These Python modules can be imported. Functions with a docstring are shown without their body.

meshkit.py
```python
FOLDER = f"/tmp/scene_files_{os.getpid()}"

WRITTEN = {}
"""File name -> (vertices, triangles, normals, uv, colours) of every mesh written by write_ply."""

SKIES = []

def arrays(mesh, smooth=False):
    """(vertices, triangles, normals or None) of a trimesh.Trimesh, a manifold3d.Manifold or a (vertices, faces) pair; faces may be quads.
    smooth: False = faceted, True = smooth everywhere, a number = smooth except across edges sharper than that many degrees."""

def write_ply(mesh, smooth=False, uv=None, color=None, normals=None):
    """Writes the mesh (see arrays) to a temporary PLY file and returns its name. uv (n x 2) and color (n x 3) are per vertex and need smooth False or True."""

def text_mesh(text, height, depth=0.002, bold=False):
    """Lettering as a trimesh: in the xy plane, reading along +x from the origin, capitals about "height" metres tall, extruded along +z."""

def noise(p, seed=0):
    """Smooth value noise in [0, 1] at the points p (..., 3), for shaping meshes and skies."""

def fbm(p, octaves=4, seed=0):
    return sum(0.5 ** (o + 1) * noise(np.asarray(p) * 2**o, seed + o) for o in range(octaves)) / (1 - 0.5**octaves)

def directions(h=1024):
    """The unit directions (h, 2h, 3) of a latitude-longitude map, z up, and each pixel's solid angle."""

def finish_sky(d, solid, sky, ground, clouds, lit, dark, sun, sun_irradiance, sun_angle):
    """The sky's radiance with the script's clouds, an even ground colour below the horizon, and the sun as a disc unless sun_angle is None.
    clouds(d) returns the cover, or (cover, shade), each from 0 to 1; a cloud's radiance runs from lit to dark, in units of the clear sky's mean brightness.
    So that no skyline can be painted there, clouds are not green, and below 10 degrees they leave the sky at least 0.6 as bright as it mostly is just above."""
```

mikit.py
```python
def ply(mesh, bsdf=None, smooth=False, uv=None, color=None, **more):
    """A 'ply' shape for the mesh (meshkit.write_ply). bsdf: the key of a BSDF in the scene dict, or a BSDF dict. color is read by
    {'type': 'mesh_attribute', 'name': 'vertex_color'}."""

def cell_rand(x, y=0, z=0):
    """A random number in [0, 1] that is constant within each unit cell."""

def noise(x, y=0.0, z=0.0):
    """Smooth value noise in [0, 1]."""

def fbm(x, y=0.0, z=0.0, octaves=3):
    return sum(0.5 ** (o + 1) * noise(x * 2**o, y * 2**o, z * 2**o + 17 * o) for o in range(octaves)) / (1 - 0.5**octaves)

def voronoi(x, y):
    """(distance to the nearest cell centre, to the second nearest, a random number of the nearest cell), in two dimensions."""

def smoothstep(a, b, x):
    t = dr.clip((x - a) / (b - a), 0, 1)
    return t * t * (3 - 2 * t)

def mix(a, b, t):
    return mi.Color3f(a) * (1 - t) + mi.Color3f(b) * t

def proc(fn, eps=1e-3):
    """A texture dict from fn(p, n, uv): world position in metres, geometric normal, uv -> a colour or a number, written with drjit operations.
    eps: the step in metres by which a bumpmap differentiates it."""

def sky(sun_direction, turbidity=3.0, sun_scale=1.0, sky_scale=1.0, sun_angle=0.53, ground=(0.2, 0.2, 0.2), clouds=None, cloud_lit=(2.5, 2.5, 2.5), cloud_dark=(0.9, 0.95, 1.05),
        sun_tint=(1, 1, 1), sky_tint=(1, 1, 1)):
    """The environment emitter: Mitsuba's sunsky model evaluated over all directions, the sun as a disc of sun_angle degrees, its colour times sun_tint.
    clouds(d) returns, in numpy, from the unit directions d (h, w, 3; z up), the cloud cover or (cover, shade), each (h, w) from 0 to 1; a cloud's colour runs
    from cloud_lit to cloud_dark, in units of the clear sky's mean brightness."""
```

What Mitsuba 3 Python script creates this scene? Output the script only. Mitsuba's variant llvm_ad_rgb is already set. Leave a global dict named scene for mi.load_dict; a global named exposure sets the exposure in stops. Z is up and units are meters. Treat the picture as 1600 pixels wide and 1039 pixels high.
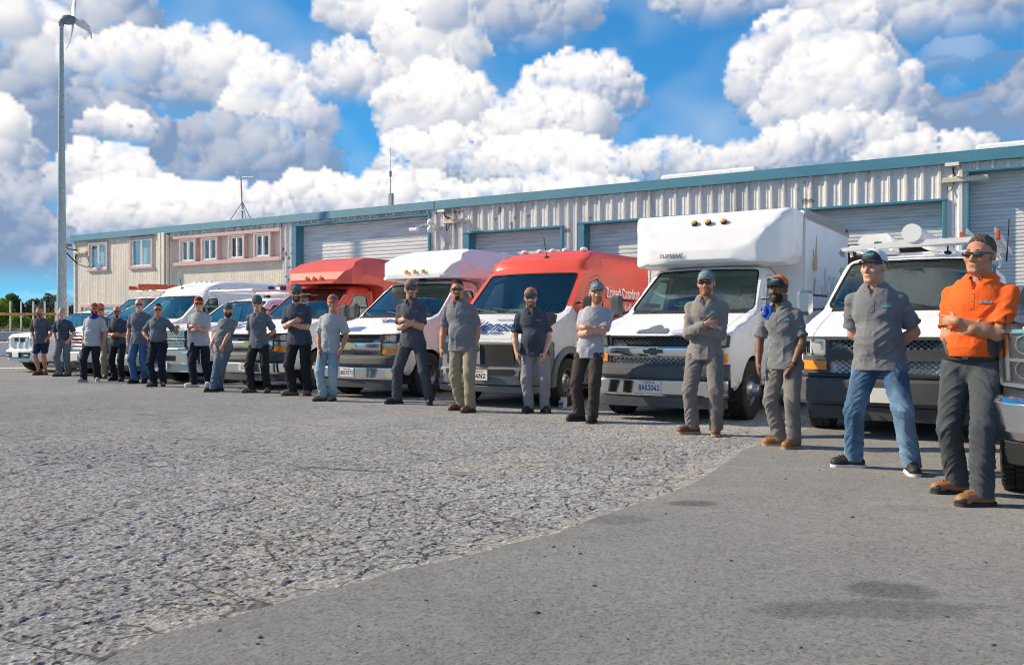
import math, numpy as np, trimesh, manifold3d as m3, mitsuba as mi, drjit as dr, mikit, meshkit
from mikit import proc, noise, fbm, voronoi, smoothstep, mix, cell_rand
from scipy.spatial import cKDTree
from shapely.geometry import Polygon, LineString, Point
T = mi.ScalarTransform4f
scene = {'type': 'scene'}
labels = {}
# ---------------------------------------------------------------- camera, sky, exposure
F = 1393.0
scene['camera'] = {'type': 'perspective', 'fov': 2*math.degrees(math.atan(800/F)), 'fov_axis': 'x', 'near_clip': 0.1, 'far_clip': 6000.0,
    'to_world': T().look_at(origin=[0, 0, 1.17], target=[0, 1, 1.17-.0025], up=[0, 0, 1]),
    'film': {'type': 'hdrfilm', 'width': 1024, 'height': 664}}
exposure = 2.7
AZ, EL = math.radians(170), math.radians(31)
SUN = (math.cos(AZ)*math.cos(EL), math.sin(AZ)*math.cos(EL), math.sin(EL))

def clouds(d):
    """Cumulus: every cloud is a heap of round puffs of three sizes on the sphere of directions, white on its sunny crown and blue grey below."""
    h, w, _ = d.shape; dd = d.reshape(-1, 3)
    r = np.random.default_rng(11)
    # heaps from the farthest to the nearest: azimuth, elevation of the centre, half width, half height (degrees), grey of crown and foot
    H = [(-31,-.6,10,6.0,.62,.80),(-20,-.4,9,5.4,.62,.80),(-22,10.5,10,6.5,.62,.95),(-31,6,6,6,.70,1.0),(-28.5,17.6,6.6,4.4,.0,.85),(-31,14,5.5,4.0,.02,1.0),(-19.5,14.7,6.6,2.9,.0,1.0),(-14.6,13.0,3.2,3.2,.05,.9),
         (-6.5,20.3,4.8,2.8,.10,.7),(-8,19.5,4,2.6,.0,.6),(.5,20,5.2,3.2,.05,.65),(-5.2,17,2.8,4.2,.0,.6),(-10.4,15.6,2.4,2.0,.0,.6),(-4.6,13.4,3.9,3.0,.0,.8),(4.4,14.8,3.9,2.3,.0,.65),(2.5,12.6,4,2.4,.1,.7),
         (-17,10.2,6,2.6,.72,1.0),(-25,11,4,2.4,.7,1.0),(-24,11.6,2.0,1.2,.05,.8),(-4,10.4,4.6,2.4,.08,.75),(2.6,9.8,5.4,2.5,.0,.85),(10,9.9,4.2,2.0,.0,.8),(14.5,9.6,3.4,2.0,.1,.7),(-11.5,7.8,4.4,1.9,.0,.7),(-7.5,8,4.6,2.0,.05,.75),
         (-31,9.2,3.0,3.0,.02,1.0),(-29,5,5,3.4,.75,1.0),(-24.3,8.4,3.0,2.4,.12,.95),(-21.5,6.6,5.0,2.2,.05,.85),(-17.3,6.9,4.2,2.0,.10,.9),(4,7.6,6,2.2,.05,.8),(-2,7.4,4,2,.1,.8),
         (14,20.5,4.6,2.6,.05,.6),(29,13.5,6.5,5.5,.40,.85),(24,18,6,4.6,.0,.55),(28.5,19,5.5,3.6,.0,.7),(17.2,15.0,3.5,3.3,.0,.6),(20.4,12.8,4.4,3.8,.0,.7),(20.5,10.6,4.6,2.2,.05,.7),(25,9.8,3.6,1.5,.02,.6),(17,10.2,2.6,2,.1,.7)]
    for k in range(64):                                     # the rest of the sky: more clouds of the same kind
        a = 37+r.random()*286; e = 5+r.random()**1.3*26; H.append((a if a < 180 else a-360, e, 3.5+5*r.random(), 2.2+2.4*r.random(), .15*r.random(), .6+.35*r.random()))
    C = [[], [], []]
    for o, (a, e, ra, re, g0, g1) in enumerate(H):
        n0 = int(10+ra*re*.9)
        for cl, (n, f) in enumerate(((n0, .46), (n0*7, .20), (n0*34, .085))):
            th, q = r.random(n)*2*np.pi, np.sqrt(r.random(n))*(.78+.24*(cl > 0))
            x, y = q*np.cos(th)*ra, q*np.sin(th)*re; y = np.where(y < 0, y*.85, y)
            dome = np.sqrt(np.clip(1-(x/ra)**2-(y/re)**2, 0, 1))*re*.9
            rad = re*f*(.65+.7*r.random(n)); bump_ = meshkit.fbm(np.stack([x*.7+o*9, y*.7, 0*x], 1), 2, 4)*re*.5
            C[cl].append(np.stack([np.radians(a+x/max(.5, math.cos(math.radians(e)))), np.radians(e+y), np.radians(rad), np.radians(dome+bump_)*(.55, .8, .92)[cl]+o*1.0, np.full(n, a), np.full(n, e), np.full(n, re), np.full(n, g0), np.full(n, g1)], 1))
    C = [np.vstack(c) for c in C]; T_ = [cKDTree(np.stack([np.cos(c[:, 1])*np.sin(c[:, 0]), np.cos(c[:, 1])*np.cos(c[:, 0]), np.sin(c[:, 1])], 1)) for c in C]
    el = np.degrees(np.arcsin(np.clip(dd[:, 2], -1, 1))); ok = (el < 38) & (el > -1); Q = dd[ok]
    def heap(Q):
        best = np.full(len(Q), -1.0); who = np.zeros((len(Q), 5)); edge = np.full(len(Q), -1.0)
        for c, t, k in zip(C, T_, (14, 16, 18)):
            dist, ix = t.query(Q, k=k)
            for j in range(k):
                b = c[ix[:, j]]; rr = b[:, 2]; u_ = 1-(dist[:, j]/rr)**2; z = b[:, 3]+np.sqrt(np.maximum(u_, 0))*rr; m = (u_ > 0) & (z > best)
                best[m] = z[m]; who[m] = b[m, 4:9]; edge = np.maximum(edge, u_)
        return best, who, edge
    warp = Q+.016*np.stack([meshkit.fbm(Q*36, 4, 3)-.5, meshkit.fbm(Q*36, 4, 7)-.5, meshkit.fbm(Q*36, 4, 5)-.5], 1); warp /= np.linalg.norm(warp, axis=1, keepdims=True)
    B, W_, E_ = heap(warp); st = .0036
    rt = np.cross(Q, [0, 0, 1.0]); rt /= np.linalg.norm(rt, axis=1, keepdims=True); up = np.cross(rt, Q)
    nz = lambda v: v/np.linalg.norm(v, axis=1, keepdims=True)
    Br, _, _ = heap(nz(warp+rt*st)); Bu, _, _ = heap(nz(warp+up*st))
    gx, gy = np.clip((Br-B)/st, -1.6, 1.6), np.clip((Bu-B)/st, -1.6, 1.6); ln = np.sqrt(1+gx*gx+gy*gy)
    lit = np.clip((gx*.50-gy*.62+.60)/ln, 0, 1)
    tt = np.clip((el[ok]-W_[:, 1])/W_[:, 2]*.5+.5, 0, 1); g = W_[:, 3]+(W_[:, 4]-W_[:, 3])*(1-np.clip((tt-.12)/.80, 0, 1))**.85
    soft = (meshkit.fbm(Q*14, 3, 21)-.5)+.9*(meshkit.fbm(Q*5.5, 2, 27)-.5)
    shade = g*1.25+.03+(.60-lit)*(.80-.5*g)+soft*.85+(meshkit.fbm(Q*95, 3, 61)-.5)*.22
    E_ = E_-1.25*np.clip(meshkit.fbm(Q*60, 4, 51)-.42, 0, 1)-.45*np.clip(meshkit.fbm(Q*16, 3, 57)-.35, 0, 1); cov = np.clip(E_/.70, 0, 1)**.8*np.clip(tt/.34, 0, 1)**1.2; cov = np.where(B < -.5, 0, cov); cov = np.maximum(cov, 0)
    veil = np.clip((meshkit.fbm(Q*7, 4, 41)-.46)*1.6, 0, .35); shade = np.where(cov < veil, .35, shade); cov = np.maximum(cov, veil)
    cov_, sh_ = np.zeros(len(dd)), np.zeros(len(dd)); cov_[ok], sh_[ok] = cov, np.clip(shade, 0, 1)
    hi = el >= 36; v = np.clip((meshkit.fbm(dd[hi]*4, 4, 2)-.5)*5, 0, 1); f_ = np.clip((el[hi]-36)/4, 0, 1); cov_[hi] = cov_[hi]*(1-f_)+v*f_; sh_[hi] = sh_[hi]*(1-f_)+.3*f_
    return cov_.reshape(h, w), sh_.reshape(h, w)

scene['sky'] = mikit.sky(SUN, turbidity=2.4, sun_scale=.70, sky_scale=1.0, ground=(.2, .2, .2), clouds=clouds, cloud_lit=(3.75, 3.60, 3.50), cloud_dark=(.80, 1.18, 1.85), sky_tint=(.17, .54, .76), sun_tint=(.94, .98, 1.06))
# ---------------------------------------------------------------- helpers
_used = set(); _cache = {}
def numbered(k):
    if k not in _used: _used.add(k); return k
    i = 1
    while f'{k}_{i:03d}' in _used: i += 1
    _used.add(f'{k}_{i:03d}'); return f'{k}_{i:03d}'
def thing(name, label, cat, group=None):
    k = numbered(name); labels[k] = {'label': label, 'category': cat}
    if group: labels[k]['group'] = group
    return k
def mat4(rz=0, loc=(0, 0, 0)):
    c, s = math.cos(rz), math.sin(rz)
    return np.array([[c, -s, 0, loc[0]], [s, c, 0, loc[1]], [0, 0, 1, loc[2]], [0, 0, 0, 1.0]])
def put(key, mesh, mat, smooth=30, M=None):
    ck = (id(mesh), smooth)
    if ck not in _cache: _cache[ck] = (mikit.ply(mesh, None, smooth), mesh)
    e = dict(_cache[ck][0]); e['bsdf'] = {'type': 'ref', 'id': mat}
    if M is not None: e['to_world'] = T(M.tolist())
    scene[key] = e
    return key
def part(parent, name, mesh, mat, smooth=30, M=None, label=None, stuff=False):
    k = numbered(parent+'__'+name); put(k, mesh, mat, smooth, M)
    if label or stuff:
        labels[k] = {}
        if label: labels[k]['label'] = label
        if stuff: labels[k]['kind'] = 'stuff'
    return k
def struct(name, mesh, mat, smooth=30, M=None, label=None):
    k = numbered(name); put(k, mesh, mat, smooth, M); labels[k] = {'kind': 'structure'}
    if label: labels[k]['label'] = label
    return k
def rgb(c): return {'type': 'rgb', 'value': list(map(float, c))}
def mat(name, c, rough=.5, **k):
    b = {'type': 'principled', 'base_color': rgb(c) if not isinstance(c, dict) else c, 'roughness': rough}
    b.update(k); scene[name] = {'type': 'twosided', 'b': b}; return name
def bump(name, c, rough, fn, scale, eps=2e-3, **k):
    b = {'type': 'principled', 'base_color': rgb(c) if not isinstance(c, dict) else c, 'roughness': rough}; b.update(k)
    scene[name] = {'type': 'twosided', 'b': {'type': 'bumpmap', 'arbitrary': proc(fn, eps), 'scale': scale, 'b': b}}; return name
cat = trimesh.util.concatenate
def tm(m):
    if isinstance(m, m3.Manifold):
        q = m.to_mesh(); return trimesh.Trimesh(q.vert_properties[:, :3], q.tri_verts, process=False)
    return m
def mf(m): return m3.Manifold(m3.Mesh(np.asarray(m.vertices, np.float32), np.asarray(m.faces, np.uint32)))
def box(x0, x1, y0, y1, z0, z1, r=0):
    x0, x1 = min(x0, x1), max(x0, x1); y0, y1 = min(y0, y1), max(y0, y1); z0, z1 = min(z0, z1), max(z0, z1)
    if not r:
        m = trimesh.creation.box((x1-x0, y1-y0, z1-z0)); m.apply_translation(((x0+x1)/2, (y0+y1)/2, (z0+z1)/2)); return m
    r = min(r, (x1-x0)*.45, (y1-y0)*.45, (z1-z0)*.45); p = []
    for X, sx in ((x0, 1), (x1, -1)):
        for Y, sy in ((y0, 1), (y1, -1)):
            for Z, sz in ((z0, 1), (z1, -1)):
                p += [(X, Y+sy*r, Z+sz*r), (X+sx*r, Y, Z+sz*r), (X+sx*r, Y+sy*r, Z)]
    return trimesh.Trimesh(p).convex_hull
def tube(pts, r, n=8, caps=True):
    p = np.asarray(pts, float); r = np.broadcast_to(np.asarray(r, float), (len(p),))
    t = np.gradient(p, axis=0); t /= np.linalg.norm(t, axis=1, keepdims=True)+1e-12
    a = np.cross(t[0], [0, 0, 1] if abs(t[0][2]) < .9 else [1, 0, 0]); a /= np.linalg.norm(a); V = []
    for i in range(len(p)):
        a = a-t[i]*(a@t[i]); a /= np.linalg.norm(a); b = np.cross(t[i], a)
        g = np.arange(n)*2*np.pi/n
        V.append(p[i]+r[i]*(np.cos(g)[:, None]*a+np.sin(g)[:, None]*b))
    V = np.vstack(V); f = []
    for i in range(len(p)-1):
        for j in range(n):
            A, B = i*n+j, i*n+(j+1) % n
            f += [(A, B, B+n), (A, B+n, A+n)]
    if caps:
        c0, c1 = len(V), len(V)+1; V = np.vstack([V, p[0], p[-1]]); k = (len(p)-1)*n
        for j in range(n): f += [(c0, (j+1) % n, j), (c1, k+j, k+(j+1) % n)]
    return trimesh.Trimesh(V, f, process=False)
def lathe(prof, n=32):
    """prof: closed (r, h) polygon turned about the x axis (h along x)."""
    p = np.asarray(prof, float); k = len(p); g = np.arange(n)*2*np.pi/n
    V = np.stack([np.repeat(p[None, :, 1], n, 0), p[None, :, 0]*np.cos(g)[:, None], p[None, :, 0]*np.sin(g)[:, None]], -1).reshape(-1, 3)
    f = []
    for i in range(n):
        for j in range(k):
            a, b, c, d = i*k+j, i*k+(j+1) % k, ((i+1) % n)*k+(j+1) % k, ((i+1) % n)*k+j
            f += [(a, b, c), (a, c, d)]
    m = trimesh.Trimesh(V, f, process=True); trimesh.repair.fix_normals(m); return m
def cs(p):
    return m3.CrossSection([np.asarray(p, float)], m3.FillRule.EvenOdd)
def csof(g):
    gs = getattr(g, 'geoms', [g]); out = []
    for q in gs:
        out.append(np.asarray(q.exterior.coords)[:-1]); out += [np.asarray(i.coords)[:-1] for i in q.interiors]
    return m3.CrossSection(out, m3.FillRule.EvenOdd)
def ex(poly, axis, lo, hi):
    """Extrude a polygon: axis 'x': (y, z) points, 'y': (x, z), 'z': (x, y)."""
    c = csof(poly) if hasattr(poly, 'geom_type') else cs(poly)
    m = m3.Manifold.extrude(c, hi-lo)
    if axis == 'z': return m.translate((0, 0, lo))
    if axis == 'y': return m.transform(np.array([[1, 0, 0, 0], [0, 0, -1, hi], [0, 1, 0, 0]], float))
    return m.transform(np.array([[0, 0, 1, lo], [1, 0, 0, 0], [0, 1, 0, 0]], float))
def rnd(p, r, segs=5):
    g = Polygon(p).buffer(-r, quad_segs=segs).buffer(2*r, quad_segs=segs).buffer(-r, quad_segs=segs); return g
def text(s, h, depth=.002, bold=True, italic=0):
    m = meshkit.text_mesh(s, h, depth, bold)
    if italic: m.apply_transform(np.array([[1, italic, 0, 0], [0, 1, 0, 0], [0, 0, 1, 0], [0, 0, 0, 1.0]]))
    return m
def px2w(px, py):
    Y = F*1.17/(py-516.0); return np.array([(px-800)*Y/F, Y])
U = np.array([.85, -.527]); N = np.array([.527, .85]); RZ = math.atan2(-.527, .85)
# ---------------------------------------------------------------- ground
edge_px = [(100,1075),(150,1039),(240,995),(360,965),(450,940),(550,915),(625,890),(750,865),(800,850),(855,840),(950,802),(1035,775),(1080,757),(1140,720),(1165,702),(1225,684),(1280,664),(1330,640),(1420,615)]
EDGE = np.array([px2w(*p) for p in edge_px])
EDGE = np.vstack([[EDGE[0]+np.array([-.2, -3.0])], EDGE, [EDGE[-1]+np.array([9, .8])]])
def g_old(p, n, uv):
    x, y = p.x, p.y
    wx = x+.35*(fbm(x*1.7, y*1.7, 3.0)-.5); wy = y+.35*(fbm(x*1.7+9, y*1.7, 5.0)-.5)
    a, b, c = voronoi(wx*2.6, wy*3.6); a2, b2, c2 = voronoi(wx*.75+7, wy*1.5)
    m1 = smoothstep(.42, .62, fbm(x*.35+3, y*.35, 2.0))
    cr = (1-smoothstep(.008, .044, b-a))*(.25+.75*m1)*smoothstep(30., 12., y)
    cr2 = .8*(1-smoothstep(.006, .026, b2-a2))*smoothstep(24., 14., y)*smoothstep(.3, .5, fbm(x*.6+13, y*.6, 2.5))
    pit = smoothstep(.60, .74, noise(x*46, y*46, 1.0))*.6+smoothstep(.66, .8, noise(x*95, y*95, 4.0))*.4
    far = smoothstep(5., 15., y)
    tone = .9+.34*(fbm(x*.23, y*.23, 7.0)-.5)+.22*(fbm(x*2.3, y*2.3, 9.0)-.5)+.34*(fbm(x*19, y*19, 4.0)-.5)
    base = mix((.290, .288, .286), (.325, .308, .278), smoothstep(.5, .72, fbm(x*.9+4, y*.9, 6.0))*.55)
    col = base*tone*(1-.85*pit*(1-.5*far))
    dm = mi.Float(9.0)
    for (ax, ay), (bx, by) in zip(EDGE[1:-2], EDGE[2:-1]):      # pale dust that has gathered along the seam
        ex_, ey_ = float(bx-ax), float(by-ay); t = dr.clip(((x-float(ax))*ex_+(y-float(ay))*ey_)/(ex_*ex_+ey_*ey_), 0, 1); dm = dr.minimum(dm, dr.sqrt(dr.square(x-float(ax)-t*ex_)+dr.square(y-float(ay)-t*ey_)))
    col = dr.lerp(col, mi.Color3f(.285, .272, .248)*(.75+.5*fbm(x*34, y*34, 3.0)), .85*smoothstep(.30, .02, dm+.55*(fbm(x*1.3, y*1.3, 14.0)-.42)+.16*(fbm(x*9, y*9, 5.0)-.5)))
    grit = smoothstep(.74, .8, noise(x*70+3, y*70, 8.0))*(1-far)
    col = col*(1+.5*grit)
    return col*(1-.72*dr.clip(cr+cr2, 0, 1)*(1-.25*far))
def h_old(p, n, uv):
    x, y = p.x, p.y
    return .5*noise(x*46, y*46, 1.0)+.3*noise(x*95, y*95, 4.0)+.35*noise(x*20, y*20, 2.0)
def g_new(p, n, uv):
    x, y = p.x, p.y
    tone = 1+.20*(fbm(x*.5+2, y*.9, 3.0)-.5)+.16*(fbm(x*4, y*4, 5.0)-.5)+.34*(fbm(x*34, y*34, 6.0)-.5)
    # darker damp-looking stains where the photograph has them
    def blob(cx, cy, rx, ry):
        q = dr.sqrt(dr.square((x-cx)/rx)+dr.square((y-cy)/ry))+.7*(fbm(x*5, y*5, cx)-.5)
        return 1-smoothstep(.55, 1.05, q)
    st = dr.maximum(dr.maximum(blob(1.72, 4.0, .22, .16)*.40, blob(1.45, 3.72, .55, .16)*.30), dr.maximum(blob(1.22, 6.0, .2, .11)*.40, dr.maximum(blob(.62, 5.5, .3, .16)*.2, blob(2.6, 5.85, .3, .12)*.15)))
    pit = .6*smoothstep(.66, .8, noise(x*75, y*75, 1.0))+.5*smoothstep(.66, .8, noise(x*140, y*140, 3.0))
    dust = smoothstep(.55, .8, fbm(x*.8+3, y*1.6, 12.0))
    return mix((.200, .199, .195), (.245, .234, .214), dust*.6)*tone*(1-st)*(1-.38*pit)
def h_new(p, n, uv):
    return .6*noise(p.x*80, p.y*80, 1.0)+.4*noise(p.x*37, p.y*37, 3.0)
def g_dirt(p, n, uv):
    return mix((.30, .24, .15), (.18, .17, .10), smoothstep(.4, .7, fbm(p.x*.4, p.y*.4, 1.0)))*(.8+.4*fbm(p.x*6, p.y*6, 2.0))
bump('asphalt_old', proc(g_old), .93, h_old, .010, 4e-3, specular=.25)
bump('asphalt_new', proc(g_new), .93, h_new, .0032, 3e-3, specular=.25)
mat('dirt', proc(g_dirt), .95)
def quad(x0, x1, y0, y1, z): return trimesh.Trimesh([(x0, y0, z), (x1, y0, z), (x1, y1, z), (x0, y1, z)], [(0, 1, 2), (0, 2, 3)], process=False)
struct('ground', quad(-3000, 3000, -3000, 3000, -.03), 'dirt', False)
def patch_poly():
    pts = [EDGE[0]]
    for a, b in zip(EDGE[:-1], EDGE[1:]):
        k = max(2, int(np.linalg.norm(b-a)/.06)); pts += [a+(b-a)*t for t in np.linspace(0, 1, k)[1:]]
    pts = np.array(pts); q = np.c_[pts*3.1, np.zeros(len(pts))]; off = (meshkit.fbm(q, 4, 3)-.5)*.28+(meshkit.fbm(q*7, 3, 5)-.5)*.08
    pts = pts+np.c_[off*.6, off]
    poly = Polygon(list(map(tuple, pts))+[(60, pts[-1][1]), (60, -8), (pts[0][0], -8)]).buffer(0)
    return max(getattr(poly, 'geoms', [poly]), key=lambda g: g.area)
PATCH = patch_poly()
def patch():
    a = trimesh.creation.extrude_polygon(PATCH.buffer(-.03), .004, engine='earcut'); a.apply_translation((0, 0, .002))
    b = trimesh.creation.extrude_polygon(PATCH, .008, engine='earcut'); b.apply_translation((0, 0, -.0055))
    return cat([a, b])
# old lot: one sheet, finely relieved near the camera, flat further off
def graded():
    ys = [-8., -4., 0., 2.4]; y = 2.6
    while y < 14: ys.append(y); y += .0042*y
    while y < 48: ys.append(y); y += .25
    xs = np.concatenate([[-45, -36, -28, -20], np.arange(-14, -6, .12), np.arange(-6, 2.6, .0135), np.arange(2.6, 6, .12), [8, 12, 20, 40]])
    X, Y = np.meshgrid(xs, ys); P = np.stack([X.ravel(), Y.ravel(), np.zeros(X.size)], 1)
    near = np.clip((13-P[:, 1])/4, 0, 1)*np.clip((P[:, 1]-2.4)/.3, 0, 1)*np.clip((P[:, 0]+7)/1, 0, 1)
    q = P.copy(); wv = (meshkit.fbm(P*1.7, 3, 3)-.5)[:, None]*np.array([.35, .35, 0]); q = (P+wv)*np.array([1, 1, 0])
    hgt = .0135*(meshkit.fbm(P*[46, 46, 0], 2, 6)-.5)+.008*(meshkit.fbm(P*[6, 6, 0], 2, 8)-.5)
    # broken plates: cracks along the borders of scattered cells
    r = np.random.default_rng(8); n = 2600; c = np.stack([r.uniform(-9, 6, n), r.uniform(1, 15, n)], 1)
    dd, _ = cKDTree(c).query(q[:, :2], k=2); gap = dd[:, 1]-dd[:, 0]
    msk = np.clip((meshkit.fbm(P*[.5, .5, 0], 2, 12)-.38)*6, 0, 1)
    hgt -= .009*np.clip(1-gap/.018, 0, 1)*(.3+.7*msk)
    import shapely
    ins = shapely.contains_xy(PATCH, P[:, 0], P[:, 1]); rim = shapely.distance(shapely.points(P[:, :2]), PATCH.exterior)
    P[:, 2] = np.where(ins, -.012*np.clip(rim/.08, 0, 1), hgt*near*np.clip(rim/.10, 0, 1))
    ny, nx = X.shape; i, j = np.meshgrid(np.arange(ny-1), np.arange(nx-1), indexing='ij'); a = (i*nx+j).ravel()
    return trimesh.Trimesh(P, np.vstack([np.stack([a, a+1, a+nx+1], 1), np.stack([a, a+nx+1, a+nx], 1)]), process=False)
struct('car_park', graded(), 'asphalt_old', True)
struct('asphalt_patch', patch(), 'asphalt_new', False)
# loose stones and bits lying on the lot
r_ = np.random.default_rng(21); L = []
for k in range(190):
    y = 3.2+8*r_.random()**1.6; x = r_.uniform(-.6, .6)*y; s = .003+.007*r_.random()**3
    m = trimesh.creation.icosphere(1, s); m.vertices *= [1.3, 1, .7]; m.vertices *= (1+.3*r_.normal(size=(len(m.vertices), 1))*.6)
    m.apply_translation((x, y, (.006)+s*.3)); L.append(m)
mat('stone', (.10, .095, .09), .9)
put('loose_gravel', cat(L), 'stone', False); labels['loose_gravel'] = {'label': 'loose dark stones scattered over the asphalt in front of the men', 'category': 'gravel', 'kind': 'stuff'}
mat('line_paint', (.75, .75, .72), .8)
struct('painted_line', quad(-18.5, -14.6, 27.3, 27.75, .006), 'line_paint', False)
# ---------------------------------------------------------------- far left: bank, barrier, fence, trees
mat('straw', proc(lambda p, n, uv: mix((.36, .28, .17), (.22, .19, .10), fbm(p.x*2, p.y*2, 3.0)*1.0)*(.7+.6*fbm(p.x*9, p.z*9, 2.0))), .95)
def bank():
    xs = np.linspace(-60, 8, 200); ys = np.linspace(42, 60, 24); X, Y = np.meshgrid(xs, ys)
    P = np.stack([X.ravel(), Y.ravel(), 0*X.ravel()], 1); t = np.clip((P[:, 1]-42)/4, 0, 1)
    P[:, 2] = -.02+1.05*t*t*(3-2*t)+.25*t*(meshkit.fbm(P*.8, 3, 2)-.4)
    ny, nx = X.shape; i, j = np.meshgrid(np.arange(ny-1), np.arange(nx-1), indexing='ij'); a = (i*nx+j).ravel()
    return trimesh.Trimesh(P, np.vstack([np.stack([a, a+1, a+nx+1], 1), np.stack([a, a+nx+1, a+nx], 1)]), process=False)
struct('grass_bank', bank(), 'straw', True)
def tufts():
    r = np.random.default_rng(4); n = 6000; P = np.stack([r.uniform(-36, -12, n), r.uniform(42.5, 48, n)], 1); t = np.clip((P[:, 1]-42)/4, 0, 1)
    z = 1.05*t*t*(3-2*t); h = .12+.25*r.random(n); a = r.random(n)*6.28; w = .05
    d = np.stack([np.cos(a)*w, np.sin(a)*w], 1); lean = r.normal(size=(n, 2))*.08
    V = np.stack([np.c_[P-d, z-.02], np.c_[P+d, z-.02], np.c_[P+lean, z+h]], 1).reshape(-1, 3)
    return trimesh.Trimesh(V, np.arange(3*n).reshape(-1, 3), process=False)
put('dry_grass', tufts(), 'straw', False); labels['dry_grass'] = {'label': 'dry straw coloured grass on the bank behind the far left car', 'category': 'grass', 'kind': 'stuff'}
mat('concrete', proc(lambda p, n, uv: mix((.34, .34, .34), (.25, .25, .26), fbm(p.x*3, p.z*5, p.y*3))), .9)
mat('kerb_red', (.42, .06, .05), .7); mat('kerb_white', (.72, .66, .64), .7); mat('galv', (.42, .43, .45), .45, metallic=.6)
bt = thing('roadside_barrier', 'grey rail barrier on red and white painted concrete blocks at the far left edge', 'barrier')
part(bt, 'rail', cat([box(-40, -20.2, 40, 40.12, .72, 1.12, .03), box(-40, -20.2, 39.96, 40.16, .85, .98, .03)]), 'galv')
for k in range(10): part(bt, 'block', box(-23.26-k*.9, -22.38-k*.9, 39.8, 40.3, -.02, .66, .04), 'kerb_red' if k % 2 else 'kerb_white')
fence_y = 46.
mat('white_pole', (.78, .78, .76), .5); mat('rail_orange', (.75, .36, .08), .5)
ft = thing('yard_fence', 'row of thin white posts with one orange top rail before the green trees', 'fence')
for px in (-60, -30, -2, 16, 33, 52, 70, 87, 106, 128):
    x = (px-800)/F*fence_y; part(ft, 'post', tube([(x, fence_y, .6), (x, fence_y, 2.66)], .045, 8), 'white_pole')
part(ft, 'rail', box((2-800)/F*fence_y, (92-800)/F*fence_y, fence_y-.12, fence_y-.05, 1.93, 2.06, .02), 'rail_orange')
part(ft, 'rail', tube([(-30, fence_y+.05, 1.2), (-20, fence_y+.05, 1.2)], .02, 6), 'white_pole')
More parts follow.
